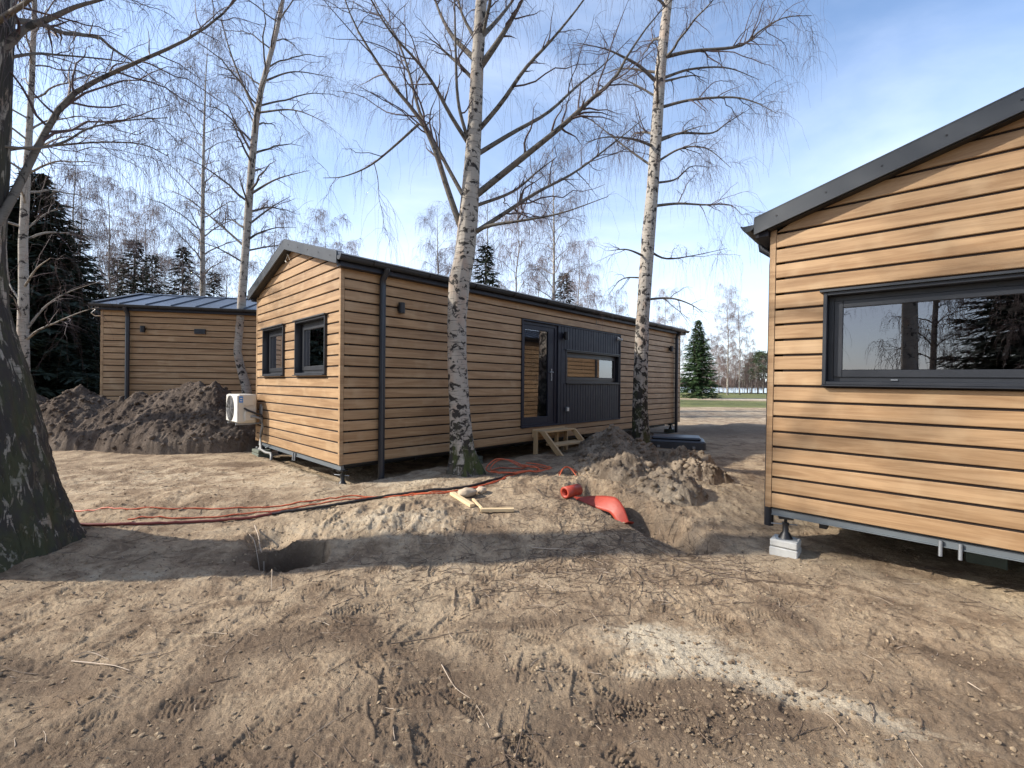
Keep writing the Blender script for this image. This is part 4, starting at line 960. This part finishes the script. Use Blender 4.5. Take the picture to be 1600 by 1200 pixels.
# birch between the two left cabins
Y2 = 11.0
tpx = [(391, 690, 17), (389, 640, 15), (385, 605, 14), (377, 575, 13), (372, 550, 13), (376, 500, 12), (379, 450, 12), (383, 400, 11), (388, 330, 11), (394, 250, 10), (400, 190, 9), (408, 140, 8), (420, 95, 7), (432, 50, 6), (442, 0, 5), (452, -70, 4), (462, -190, 1.5)]
tp = [at(u, v, Y2) for u, v, w in tpx]; tr = [px2r(w, Y2) for u, v, w in tpx]
LM = [([(381,384),(340,348),(296,312),(258,294)], .5, 4), ([(380,410),(345,390),(300,372)], -.4, 3), ([(394,240),(368,192),(350,150)], -.5, 4), ([(401,180),(368,104),(350,48),(340,0)], .5, 4), ([(402,176),(460,172),(515,194)], -.6, 3.5), ([(387,352),(424,324),(455,306)], .5, 3.5), ([(390,304),(432,280),(484,266)], -.5, 4), ([(410,128),(460,112),(524,122)], .6, 3.5), ([(384,392),(430,384),(445,390)], .8, 3), ([(400,200),(380,160),(360,140)], .5, 3)]
limbs = [(pxline(p, Y2, Y2+dy), px2r(w, Y2), .004) for p, dy, w in LM]
birch('crooked-footed birch between the farthest cabin and the middle cabin gable', (tp[0][0], tp[0][1], gz(tp[0][0], tp[0][1])), tp, tr, limbs, 23, 'birch_far', 34, .36, 2.1, .8, 3.2, 3.2, 9, (.4, 1.2), limb_mat='limb')

# birch prototypes for the trees farther back; each tree a copy with its own place, size and turn
def proto(seed, H, r0, bark, n=34, t0=.25, Lmax=2.4, rise=.9, lean=.3, twig='twig', twr=.003, twl=(.5, 1.3)):
    rg = np.random.default_rng(seed); k = 9; z = np.linspace(0, H, k); x = np.cumsum(rg.normal(0, lean*.14, k)); y = np.cumsum(rg.normal(0, lean*.14, k)); x -= x[0]; y -= y[0]
    return birch('birch', (0, 0, 0), np.stack([x, y, z], 1), np.linspace(r0, .006, k)*np.linspace(1.0, 1, k), [], seed, bark, n, t0, Lmax, rise, 3.2, 3.0, 9, twl, sides=12, rough=.03, twr=twr, twig_mat=twig, limb_mat='limb_pale')
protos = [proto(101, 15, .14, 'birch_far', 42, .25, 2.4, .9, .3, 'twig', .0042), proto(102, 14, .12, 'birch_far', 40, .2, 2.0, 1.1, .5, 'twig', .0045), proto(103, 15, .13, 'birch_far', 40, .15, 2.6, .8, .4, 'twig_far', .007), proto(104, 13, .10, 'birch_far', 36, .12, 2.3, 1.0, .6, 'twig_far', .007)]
used_p = [False]*4
def copy_tree(o):
    c_ = o.copy(); COL.objects.link(c_)
    for ch in list(o.children): d = ch.copy(); COL.objects.link(d); d.parent = c_
    return c_
def place(i, x, y, s, rz, label, group, z=None, lst=None, usd=None):
    lst = lst or protos; usd = usd if usd is not None else used_p
    o = copy_tree(lst[i]) if usd[i] else lst[i]; usd[i] = True
    o.location = (x, y, gz(x, y)-.05 if z is None else z); o.rotation_euler = (0, 0, rz); o.scale = (s, s, s)
    o['label'] = label; o['group'] = group; o['category'] = 'tree'
    return o
BG = 'birches standing back behind the cabins'
bgl = [(0, 318, 18.5, 1.05, 'straight birch rising behind the roof of the farthest cabin, tallest there'), (1, 254, 26, .62, 'thin birch behind the farthest cabin, left of the small spruces'), (3, 282, 30, .75, 'wispy birch between the two small spruces behind the farthest cabin'),
       (2, 510, 27, .78, 'birch behind the roof peak of the middle cabin'), (1, 490, 34, .72, 'faint birch just left of the middle cabin roof peak'), (0, 683, 21, .66, 'thin birch above the middle cabin roof, left of the forked birch'), (1, 758, 22, .80, 'birch seen just right of the forked white trunk above the roof'),
       (3, 808, 24, .92, 'birch with pale straight stem midway along the middle cabin roof'), (0, 862, 20, .82, 'leaning pale birch behind the middle cabin roof, left of the right trunk'), (2, 905, 33, .8, 'faint birch behind the far half of the middle cabin roof'), (2, 175, 24, .8, 'birch crown above the left end of the farthest cabin'),
       (1, 110, 20, .85, 'birch in front of the tall dark spruces'), (3, 430, 24, .85, 'birch behind the gap between the two left cabins'), (2, 600, 40, .8, 'distant birch above the near end of the middle cabin gutter'), (3, 965, 36, .7, 'distant birch left of the tall right trunk'), (2, 205, 33, .95, 'far birch behind the small spruces at left'), (3, 350, 34, .9, 'far birch behind the crooked-footed birch'), (2, 230, 38, 1.1, 'hazy birch filling the gap behind the two small spruces'), (3, 300, 40, 1.15, 'hazy tall birch behind the bushy small spruce'), (2, 540, 36, .85, 'hazy birch right of the middle cabin roof peak'), (3, 470, 40, .95, 'hazy birch left of the middle cabin verge'), (2, 720, 38, 1.0, 'hazy birch behind the forked trunk'), (3, 840, 40, 1.0, 'hazy tall birch above the middle of the long roof'), (2, 130, 36, 1.2, 'hazy tall birch between the dark spruces and the small ones'), (3, 920, 44, .95, 'hazy birch above the slatted panel')]
for n_, (i, u, Y, s, lab) in enumerate(bgl):
    p = at(u, 600, Y); place(i, p[0], p[1], s, n_*1.9, lab, BG)
FG = 'birches and bare trees by the lake'
for n_, (i, u, Y, s, lab) in enumerate([(2, 1137, 76, 1.22, 'white-stemmed birch by the lake, left of the pair right of the green spruce'), (3, 1156, 78, 1.3, 'forked white-stemmed birch by the lake, right of the pair'), (2, 1040, 60, .95, 'hazy bare tree above the far end of the middle cabin roof'),
      (3, 1028, 68, .9, 'hazy bare tree left of the far corner of the middle cabin roof'), (3, 1112, 96, .95, 'brown bare tree behind the green spruce'), (2, 1124, 100, .85, 'brown bare tree between green spruce and white pair'), (3, 1146, 104, .8, 'brown bare tree at the shore behind the white pair'), (2, 1172, 100, .8, 'bare shore tree left of the pines'), (3, 1100, 90, .9, 'bare tree rising behind the tip of the green spruce'), (2, 1060, 84, .8, 'pale bare tree far behind the gutter end'), (3, 1163, 106, .7, 'small bare shore tree below the white pair'), (2, 1131, 108, .7, 'bush-like bare tree at the water edge')]):
    p = at(u, 600, Y); place(i, p[0], p[1], s, n_*2.3, lab, FG)
for n_ in range(16):
    p = at(1098+n_*6.3, 600, 96+(n_*7) % 13); place(2+n_ % 2, p[0], p[1], .42+.05*((n_*5) % 7), n_*1.7, 'low brown bush in the thicket at the lake shore', 'bushes of the lakeside thicket')
BK = 'birches behind the photographer, seen in the panes'
for n_, (i, x, y, s) in enumerate([(0, -1.86, -1.93, 1.15), (1, -9, -5, 1.0), (0, -11, -8, 1.1), (3, -16, -5, 1.1), (2, -18, -11, 1.2), (3, -8, -14, 1.2), (2, -14, -16, 1.2), (3, 6, -12, 1.1), (2, 12, -9, 1.1)]):
    place(i, x, y, s, n_*1.3, 'bare birch standing out of frame, seen only as a reflection', BK)

# conifers
def spruce_proto(seed, H, Rm, mat, nb, skirt=.06, tuft=.16, dens=1.):
    rg = np.random.default_rng(seed); root = empty('spruce_tree', (0, 0, 0), 0, 'spruce', 'tree', 'spruces')
    V, Q = tubes(np.array([[(0, 0, 0), (0, 0, H*.5), (0, 0, H)]], float), np.array([[H*.016, H*.009, .01]]), 10)
    np_mesh('trunk', V, Q, None, [M['conbark']], parent=root)
    C = []; 
    for b in range(nb):
        t = (b+rg.random())/nb; t = t**.85; z = H*(skirt+(1-skirt)*t); ln = Rm*(1-t)**.82*rg.uniform(.72, 1.12)+.10; az = b*2.399+rg.normal(0, .25)
        el = rg.uniform(-.25, .05)+.55*t; ns = max(3, int(ln/tuft*1.7*dens)); s = (np.arange(ns)+rg.random(ns)*.7+.5)/ns
        r = ln*s; zz = z+r*math.sin(el)-.16*ln*s**2+.20*ln*np.clip(s-.55, 0, 1)**1.5
        px_, py_ = r*math.cos(az), r*math.sin(az)
        for i in range(ns):
            for side in (-1, 0, 1) if i < ns-1 else (0,):
                a = az+side*rg.uniform(.5, 1.15); w = tuft*rg.uniform(.30, .5); l_ = tuft*rg.uniform(.9, 1.6)*(1.1-.35*s[i]+(.25*(ln > 1.2)))
                d = np.array([math.cos(a), math.sin(a), rg.uniform(-.55, .12)]); pr = np.array([-math.sin(a), math.cos(a), rg.uniform(-.7, .7)]); pr /= np.linalg.norm(pr)
                p0 = np.array([px_[i], py_[i], zz[i]])+rg.normal(0, tuft*.12, 3)
                C.append([p0-pr*w*.3, p0+pr*w*.3, p0+d*l_*.6+pr*w*.5, p0+d*l_*.6-pr*w*.5]); C.append([p0+d*l_*.6-pr*w*.5, p0+d*l_*.6+pr*w*.5, p0+d*l_*1.12+pr*w*.1, p0+d*l_*1.12-pr*w*.1])
    C = np.array(C); V = C.reshape(-1, 3); Q = np.arange(len(V)).reshape(-1, 4)
    np_mesh('crown', V, Q, None, [mat], parent=root, smooth=False); return root
sp = [spruce_proto(31, 9.5, 3.6, M['needle_d'], 520, .04, .24, 1.2), spruce_proto(32, 7, 1.5, M['needle_d'], 170, .06, .19), spruce_proto(33, 10.6, 3.2, M['needle_g'], 400, .01, .30, 1.2), spruce_proto(34, 10, 2.5, M['needle_d'], 320, .22, .24, 1.2)]
su = [False]*4; SG = 'spruces around the plot'
for n_, (i, u, Y, s, lab) in enumerate([(0, 55, 15.0, .88, 'tallest dark spruce at the left, behind the slim pale birch'), (3, 25, 16.5, .80, 'dark spruce at the left edge behind the big trunk'), (0, 108, 17.5, .58, 'broad dark spruce beside the left end of the farthest cabin'), (3, 100, 20, .72, 'dark spruce deep in the shade behind the tallest one'), (0, 40, 21, .85, 'dark spruce filling the back of the left group'), (3, 150, 20, .58, 'dark spruce rising behind the left roof end of the farthest cabin'), (3, -30, 18, .8, 'dark spruce partly beyond the left edge'), (0, 5, 26, .8, 'rearmost dark spruce at the left edge'),
       (1, 208, 25, 1.34, 'small spruce behind the farthest cabin, left of two'), (1, 236, 27, 1.30, 'narrow spruce touching the small one behind the farthest cabin'), (1, 284, 23, 1.20, 'small bushy spruce right of two behind the farthest cabin roof'), (1, 333, 26, 1.12, 'thin spruce tip right of the straight birch behind the roof'), (1, 182, 27, 1.25, 'small spruce tip at the left end of the farthest cabin roof'),
       (1, 757, 19.5, 1.08, 'dark spruce tip above the roof right of the forked trunk'), (1, 880, 24, 1.07, 'low spruce tip above the far half of the middle cabin roof'), (2, 1090, 52, .86, 'broad green spruce on the lawn beyond the middle cabin')]):
    p = at(u, 600, Y); o = place(i, p[0], p[1], s, n_*1.1, lab, SG, None, sp, su)
for n_, (x, y, s) in enumerate([(-7, -17, 1.1), (-10, -19, 1.2), (-4, -20, 1.2), (-13, -21, 1.2), (-8, -24, 1.3), (0, -22, 1.2), (-17, 12.3, .95), (-21, 13.6, 1.1), (-19.5, 10.4, .9), (-25, 12.5, 1.1), (-28, 15, 1.2), (-23, 16, 1.2)]):
    place(0, x, y, s, n_*1.4, 'dark spruce standing out of frame, seen only as a reflection', 'spruces behind the photographer', None, sp, su)
# pines by the lake: bare stems, clumped tops
def pine_proto(seed, H):
    rg = np.random.default_rng(seed); root = empty('pine_tree', (0, 0, 0), 0, 'pine', 'tree', 'pines'); V, Q = tubes(np.array([[(0, 0, 0), (.1, 0, H*.5), (.2, .1, H)]], float), np.array([[.17, .13, .04]]), 8); np_mesh('trunk', V, Q, None, [M['conbark']], parent=root)
    C = []
    for c_ in range(26):
        t = rg.uniform(.38, 1); a = rg.uniform(0, 6.28); R = (1.1-t)*2.8*rg.uniform(.3, 1); ctr = np.array([R*math.cos(a)+.15, R*math.sin(a), H*t])
        for q in range(110):
            p0 = ctr+rg.normal(0, 1, 3)*np.array([.5, .5, .26]); d = rg.normal(size=3); d /= np.linalg.norm(d); e = np.cross(d, rg.normal(size=3)); e /= np.linalg.norm(e); C.append([p0-e*.05, p0+e*.05, p0+d*.32+e*.03, p0+d*.32-e*.03])
    C = np.array(C); V = C.reshape(-1, 3); np_mesh('crown', V, np.arange(len(V)).reshape(-1, 4), None, [M['needle_p']], parent=root, smooth=False); return root
pp_ = [pine_proto(61, 10)]; pu = [False]
for n_, (u, Y, s, lab) in enumerate([(1184, 98, .95, 'pine by the lake next to the right cabin corner'), (1175, 104, .85, 'pine by the lake, left of the other pines'), (1193, 108, 1.0, 'pine by the lake, half behind the right cabin corner'), (1168, 110, .75, 'smallest pine by the lake'), (1205, 100, 1., 'pine hidden behind the right cabin corner')]):
    p = at(u, 600, Y); place(0, p[0], p[1], s, n_*1.7, lab, 'pines by the lake', None, pp_, pu)
# far shore woods, one mass
rg = np.random.default_rng(77); C = []
for q in range(2600):
    x = rg.uniform(-500, 800); y = 555+rg.uniform(0, 40); h = rg.uniform(6, 14); w = rg.uniform(1.5, 4)
    for a in (0, 1.05, 2.1): dx, dy = w*math.cos(a), w*math.sin(a); C.append([(x-dx, y-dy, -1), (x+dx, y+dy, -1), (x+dx*.5, y+dy*.5, h*.7), (x-dx*.3, y-dy*.3, h)])
V = np.array(C).reshape(-1, 3); tag(np_mesh('far_shore_woods', V, np.arange(len(V)).reshape(-1, 4), None, [M['conbark']], smooth=False), 'low line of woods on the far shore of the lake', 'woods', kind='stuff')

# ------------------------------------------------------------------ ground litter
rg = np.random.default_rng(9)
def litter(n, xr, yr, lo, hi, r, seed, clusters=()):
    rg = np.random.default_rng(seed); Ps = []; Rs = []; k = 6
    for q in range(n):
        if clusters and q % 2: cx, cy, sx, sy = clusters[rg.integers(len(clusters))]; x, y = rg.normal(cx, sx), rg.normal(cy, sy)
        else: x, y = rg.uniform(*xr), rg.uniform(*yr)
        if abs(x) > y*1.25+.3: continue
        a = rg.uniform(0, np.pi); ln = rg.uniform(lo, hi)*rg.random()**.5; s = np.linspace(-.5, .5, k); bend = rg.normal(0, .12)
        px_, py_ = x+math.cos(a)*ln*s-math.sin(a)*bend*ln*(s*s)*2, y+math.sin(a)*ln*s+math.cos(a)*bend*ln*(s*s)*2
        rr = rg.uniform(*r); Ps.append(np.stack([px_, py_, 0*px_], 1)); Rs.append(np.linspace(rr, rr*.5, k))
    Ps = np.array(Ps); Rs = np.array(Rs); G = ground_h(Ps[:, :, 0].ravel(), Ps[:, :, 1].ravel()).reshape(len(Ps), k); s = np.linspace(0, 1, k)
    z = .5*G+.5*(G[:, :1]+(G[:, -1:]-G[:, :1])*s)+Rs+.002; Ps[:, :, 2] = np.maximum(z, G-.001)
    return tubes(Ps, Rs, 4)
cl = [(1.0, 4.3, .5, .5), (.2, 4.0, .8, .3), (.9, 5.1, .4, .5), (1.6, 3.9, .5, .3), (-.4, 3.6, .8, .3)]
V, Q = litter(2600, (-5.5, 4), (1.4, 8), .04, .34, (.0012, .0035), 4, cl); o = np_mesh('fallen_twigs', V, Q, None, [M['stick']]); tag(o, 'dark fallen twigs littering the churned ground', 'twigs', kind='stuff')
V, Q = litter(700, (-4, 4), (1.4, 7), .04, .22, (.0012, .003), 6, cl); o = np_mesh('dry_stalks', V, Q, None, [M['drystick']]); tag(o, 'bleached dry stalks scattered on the ground', 'stalks', kind='stuff')
# pebbles and clods

NPB = 11000; y = rg.uniform(1.3, 7, NPB); x = rg.uniform(-1.2, 1.2, NPB)*y; kc = np.array([(1.0, 2.3, .4, .25), (1.6, 5.4, .7, .8), (-1.2, 4.6, .6, .3), (1.3, 2.0, .5, .2), (2.2, 7.4, .8, .6)])[rg.integers(0, 5, NPB)]
m_ = np.arange(NPB) % 3 == 0; x[m_] = rg.normal(kc[m_, 0], kc[m_, 2]); y[m_] = rg.normal(kc[m_, 1], kc[m_, 3]); sz = .0025+.014*rg.random(NPB)**5
V = ICO[None]*(1+rg.normal(0, .16, (NPB, 12, 1)))*sz[:, None, None]*np.stack([np.ones(NPB), rg.uniform(.7, 1, NPB), np.full(NPB, .6)], 1)[:, None]+np.stack([x, y, ground_h(x, y)+sz*.25], 1)[:, None]
Vs = [V.reshape(-1, 3)]; Ts = [(TRI[None]+np.arange(NPB)[:, None, None]*12).reshape(-1, 3)]
tag(np_mesh('pebbles', np.concatenate(Vs), None, np.concatenate(Ts), [M['soil']], smooth=False), 'small clods and pebbles strewn on the ground', 'pebbles', kind='stuff')
NL = 9000; rg = np.random.default_rng(44); y = 1.3+6.5*rg.random(NL)**1.3; x = rg.uniform(-1.2, 1.2, NL)*y
kc = np.array([(.9, 4.2, .7, .5), (0, 4.6, 1.0, .5), (1.2, 5.4, .6, .5), (-3.3, 3.6, .6, .4), (-.6, 6.0, .9, .3), (2.2, 3.4, .8, .4)])[rg.integers(0, 6, NL)]; m_ = np.arange(NL) % 2 == 0
x[m_] = rg.normal(kc[m_, 0], kc[m_, 2]); y[m_] = rg.normal(kc[m_, 1], kc[m_, 3]); sz = rg.uniform(.004, .012, NL); a = rg.uniform(0, 6.28, NL)
ux = np.stack([np.cos(a), np.sin(a), rg.normal(0, .35, NL)], 1)*sz[:, None]; uy = np.stack([-np.sin(a), np.cos(a), rg.normal(0, .35, NL)], 1)*sz[:, None]*rg.uniform(.25, .7, (NL, 1)); c_ = np.stack([x, y, ground_h(x, y)+sz*.35], 1); lift = np.array([0, 0, 1])*sz[:, None]*rg.uniform(-.2, .6, (NL, 1))
V = np.stack([c_-ux, c_-uy+lift, c_+ux, c_+uy+lift], 1).reshape(-1, 3)
tag(np_mesh('leaf_litter', V, np.arange(4*NL).reshape(-1, 4), None, [M['leaf_a'], M['leaf_b'], M['stick']], rg.integers(0, 3, NL), False), 'dead leaf flakes and bark crumbs strewn on the soil', 'leaf litter', kind='stuff')
def stick(px, r, label, mat='drystick', lift=.02, forks=()):
    pts = smooth(ground_pts(px, lift), 5, .003); c0 = pts[0].copy(); mb = MB(); mb.tube(pts-c0, np.linspace(r, r*.4, len(pts)), 6)
    for f_ in forks: p2 = smooth(ground_pts(f_, lift), 5, .003); mb.tube(p2-c0, np.linspace(r*.7, r*.3, len(p2)), 5)
    o = mb.build('stick', M[mat]); o.location = c0; tag(o, label, 'stick', 'larger sticks on the ground')
stick([(398, 826), (406, 850), (414, 872), (424, 905), (424, 928)], .006, 'bleached forked stick leaning in the dug hole', 'drystick', .05, [[(390, 845), (400, 868), (418, 890)]])
stick([(112, 1034), (150, 1042), (180, 1052), (202, 1060)], .004, 'bleached forked stick on the open ground at lower left', 'drystick', .012, [[(116, 1030), (140, 1022), (170, 1035)]])
stick([(830, 856), (860, 860), (905, 862)], .006, 'light brown straight stick beside the dark root strands', 'drystick', .012)
stick([(1000, 850), (1060, 878), (1130, 905), (1220, 916), (1300, 922)], .006, 'long dark root strand curving towards the right cabin', 'stick', .014, [[(1060, 878), (1100, 880), (1150, 890)]])
stick([(940, 866), (990, 895), (1020, 912), (1060, 948)], .005, 'dark forked root strand left of the long one', 'stick', .014, [[(990, 895), (1000, 920), (985, 950)]])
stick([(690, 1045), (710, 1075), (735, 1095)], .003, 'thin pale stalk on bare ground near the bottom centre', 'drystick', .01)
stick([(610, 1012), (680, 1000), (740, 992)], .004, 'dark thin stick lying flat in the middle foreground', 'stick', .01)
stick([(1512, 1078), (1535, 1090)], .004, 'short white stick on the ground at lower right', 'drystick', .01)
stick([(805, 1190), (815, 1150), (822, 1105)], .004, 'dark stem at the bottom edge near the centre', 'stick', .015)
stick([(835, 768), (850, 780), (880, 783)], .005, 'dark curved twig in front of the orange roll', 'stick', .02)
# grass tufts at the foot of the old birch
bl = []; rg = np.random.default_rng(3); gxy = np.stack([rg.normal(-4.72, .22, 1500), rg.normal(3.28, .18, 1500)], 1); gzz = ground_h(gxy[:, 0], gxy[:, 1])
for q in range(1500):
    x, y = float(gxy[q, 0]), float(gxy[q, 1]); h = rg.uniform(.03, .10); a = rg.uniform(0, 6.28); d = np.array([math.cos(a), math.sin(a)]); z = float(gzz[q]); l_ = rg.uniform(.2, .8)*h
    bl.append([(x-d[1]*.003, y+d[0]*.003, z), (x+d[1]*.003, y-d[0]*.003, z), (x+d[0]*l_*.5+d[1]*.002, y+d[1]*l_*.5-d[0]*.002, z+h*.7), (x+d[0]*l_, y+d[1]*l_, z+h)])
V = np.array(bl).reshape(-1, 3); tag(np_mesh('grass', V, np.arange(len(V)).reshape(-1, 4), None, [M['grass']], smooth=False), kind='stuff')

# ------------------------------------------------------------------ light, sky, camera
EL, AZ = math.radians(33), math.radians(186)       # sun stands to the left (-X), a little towards the camera
sd = Vector((math.cos(EL)*math.cos(AZ), math.cos(EL)*math.sin(AZ), math.sin(EL)))
sun = bpy.data.lights.new('sun', 'SUN'); sun.energy = 3.7; sun.angle = math.radians(1.0); sun.color = (1, .93, .83)
so_ = bpy.data.objects.new('sun', sun); COL.objects.link(so_); so_.rotation_euler = sd.to_track_quat('Z', 'Y').to_euler(); so_.location = (-20, 0, 20)
w = bpy.data.worlds.new('World'); sc.world = w; w.use_nodes = True; nt = w.node_tree; nt.nodes.clear()
out = nt.nodes.new('ShaderNodeOutputWorld'); bg = nt.nodes.new('ShaderNodeBackground'); sky = nt.nodes.new('ShaderNodeTexSky')
sky.sky_type = 'NISHITA'; sky.sun_disc = False; sky.sun_elevation = EL
sky.sun_rotation = math.atan2(sd.x, sd.y); sky.air_density = 1.0; sky.dust_density = 1.0; sky.ozone_density = 2.6
bg.inputs[1].default_value = .15
tc = nt.nodes.new('ShaderNodeTexCoord'); mp = nt.nodes.new('ShaderNodeMapping'); mp.inputs['Scale'].default_value = (1.2, 1.2, 3.0); nz = nt.nodes.new('ShaderNodeTexNoise')
nz.inputs['Scale'].default_value = 1.7; nz.inputs['Detail'].default_value = 6; nz.inputs['Roughness'].default_value = .55; nz.inputs['Distortion'].default_value = .5
nt.links.new(tc.outputs['Generated'], mp.inputs[0]); nt.links.new(mp.outputs[0], nz.inputs['Vector'])
sp_ = nt.nodes.new('ShaderNodeSeparateXYZ'); nt.links.new(tc.outputs['Generated'], sp_.inputs[0])
mr = nt.nodes.new('ShaderNodeMapRange'); mr.interpolation_type = 'SMOOTHSTEP'; mr.inputs[1].default_value = .30; mr.inputs[2].default_value = .95; nt.links.new(nz.outputs[0], mr.inputs[0])
hr = nt.nodes.new('ShaderNodeMapRange'); hr.interpolation_type = 'SMOOTHSTEP'; hr.inputs[1].default_value = .62; hr.inputs[2].default_value = .02; nt.links.new(sp_.outputs[2], hr.inputs[0])
ad = nt.nodes.new('ShaderNodeMath'); ad.operation = 'MULTIPLY_ADD'; ad.use_clamp = True; nt.links.new(hr.outputs[0], ad.inputs[0]); ad.inputs[1].default_value = .42
ml = nt.nodes.new('ShaderNodeMath'); ml.operation = 'MULTIPLY'; ml.inputs[1].default_value = .42; nt.links.new(mr.outputs[0], ml.inputs[0]); nt.links.new(ml.outputs[0], ad.inputs[2])
mx = nt.nodes.new('ShaderNodeMix'); mx.data_type = 'RGBA'; nt.links.new(ad.outputs[0], mx.inputs[0]); nt.links.new(sky.outputs[0], mx.inputs[6]); mx.inputs[7].default_value = (5.2, 5.7, 6.8, 1)
nt.links.new(mx.outputs[2], bg.inputs[0]); nt.links.new(bg.outputs[0], out.inputs[0])

cam = bpy.data.cameras.new('camera'); cam.sensor_width = 36; cam.lens = 36*F/1600; cam.clip_start = .05; cam.clip_end = 3000
co = bpy.data.objects.new('camera', cam); COL.objects.link(co)
cr, sr, cp, sp0 = math.cos(ROL), math.sin(ROL), math.cos(PIT), math.sin(PIT)
fw = Vector((0, cp, sp0)); up0 = Vector((0, -sp0, cp)); rt0 = Vector((1, 0, 0)); rt = rt0*cr+up0*sr; up = up0*cr-rt0*sr
mm = Matrix.Identity(4)
for i in range(3): mm[i][0] = rt[i]; mm[i][1] = up[i]; mm[i][2] = -fw[i]
mm[2][3] = CAMZ; co.matrix_world = mm
sc.camera = co
sc.view_settings.view_transform = 'Standard'; sc.view_settings.look = 'None'; sc.view_settings.exposure = 0.95; sc.view_settings.gamma = 1
sc.render.resolution_x, sc.render.resolution_y = 1024, 768
sc.cycles.max_bounces = 6; sc.cycles.transparent_max_bounces = 12
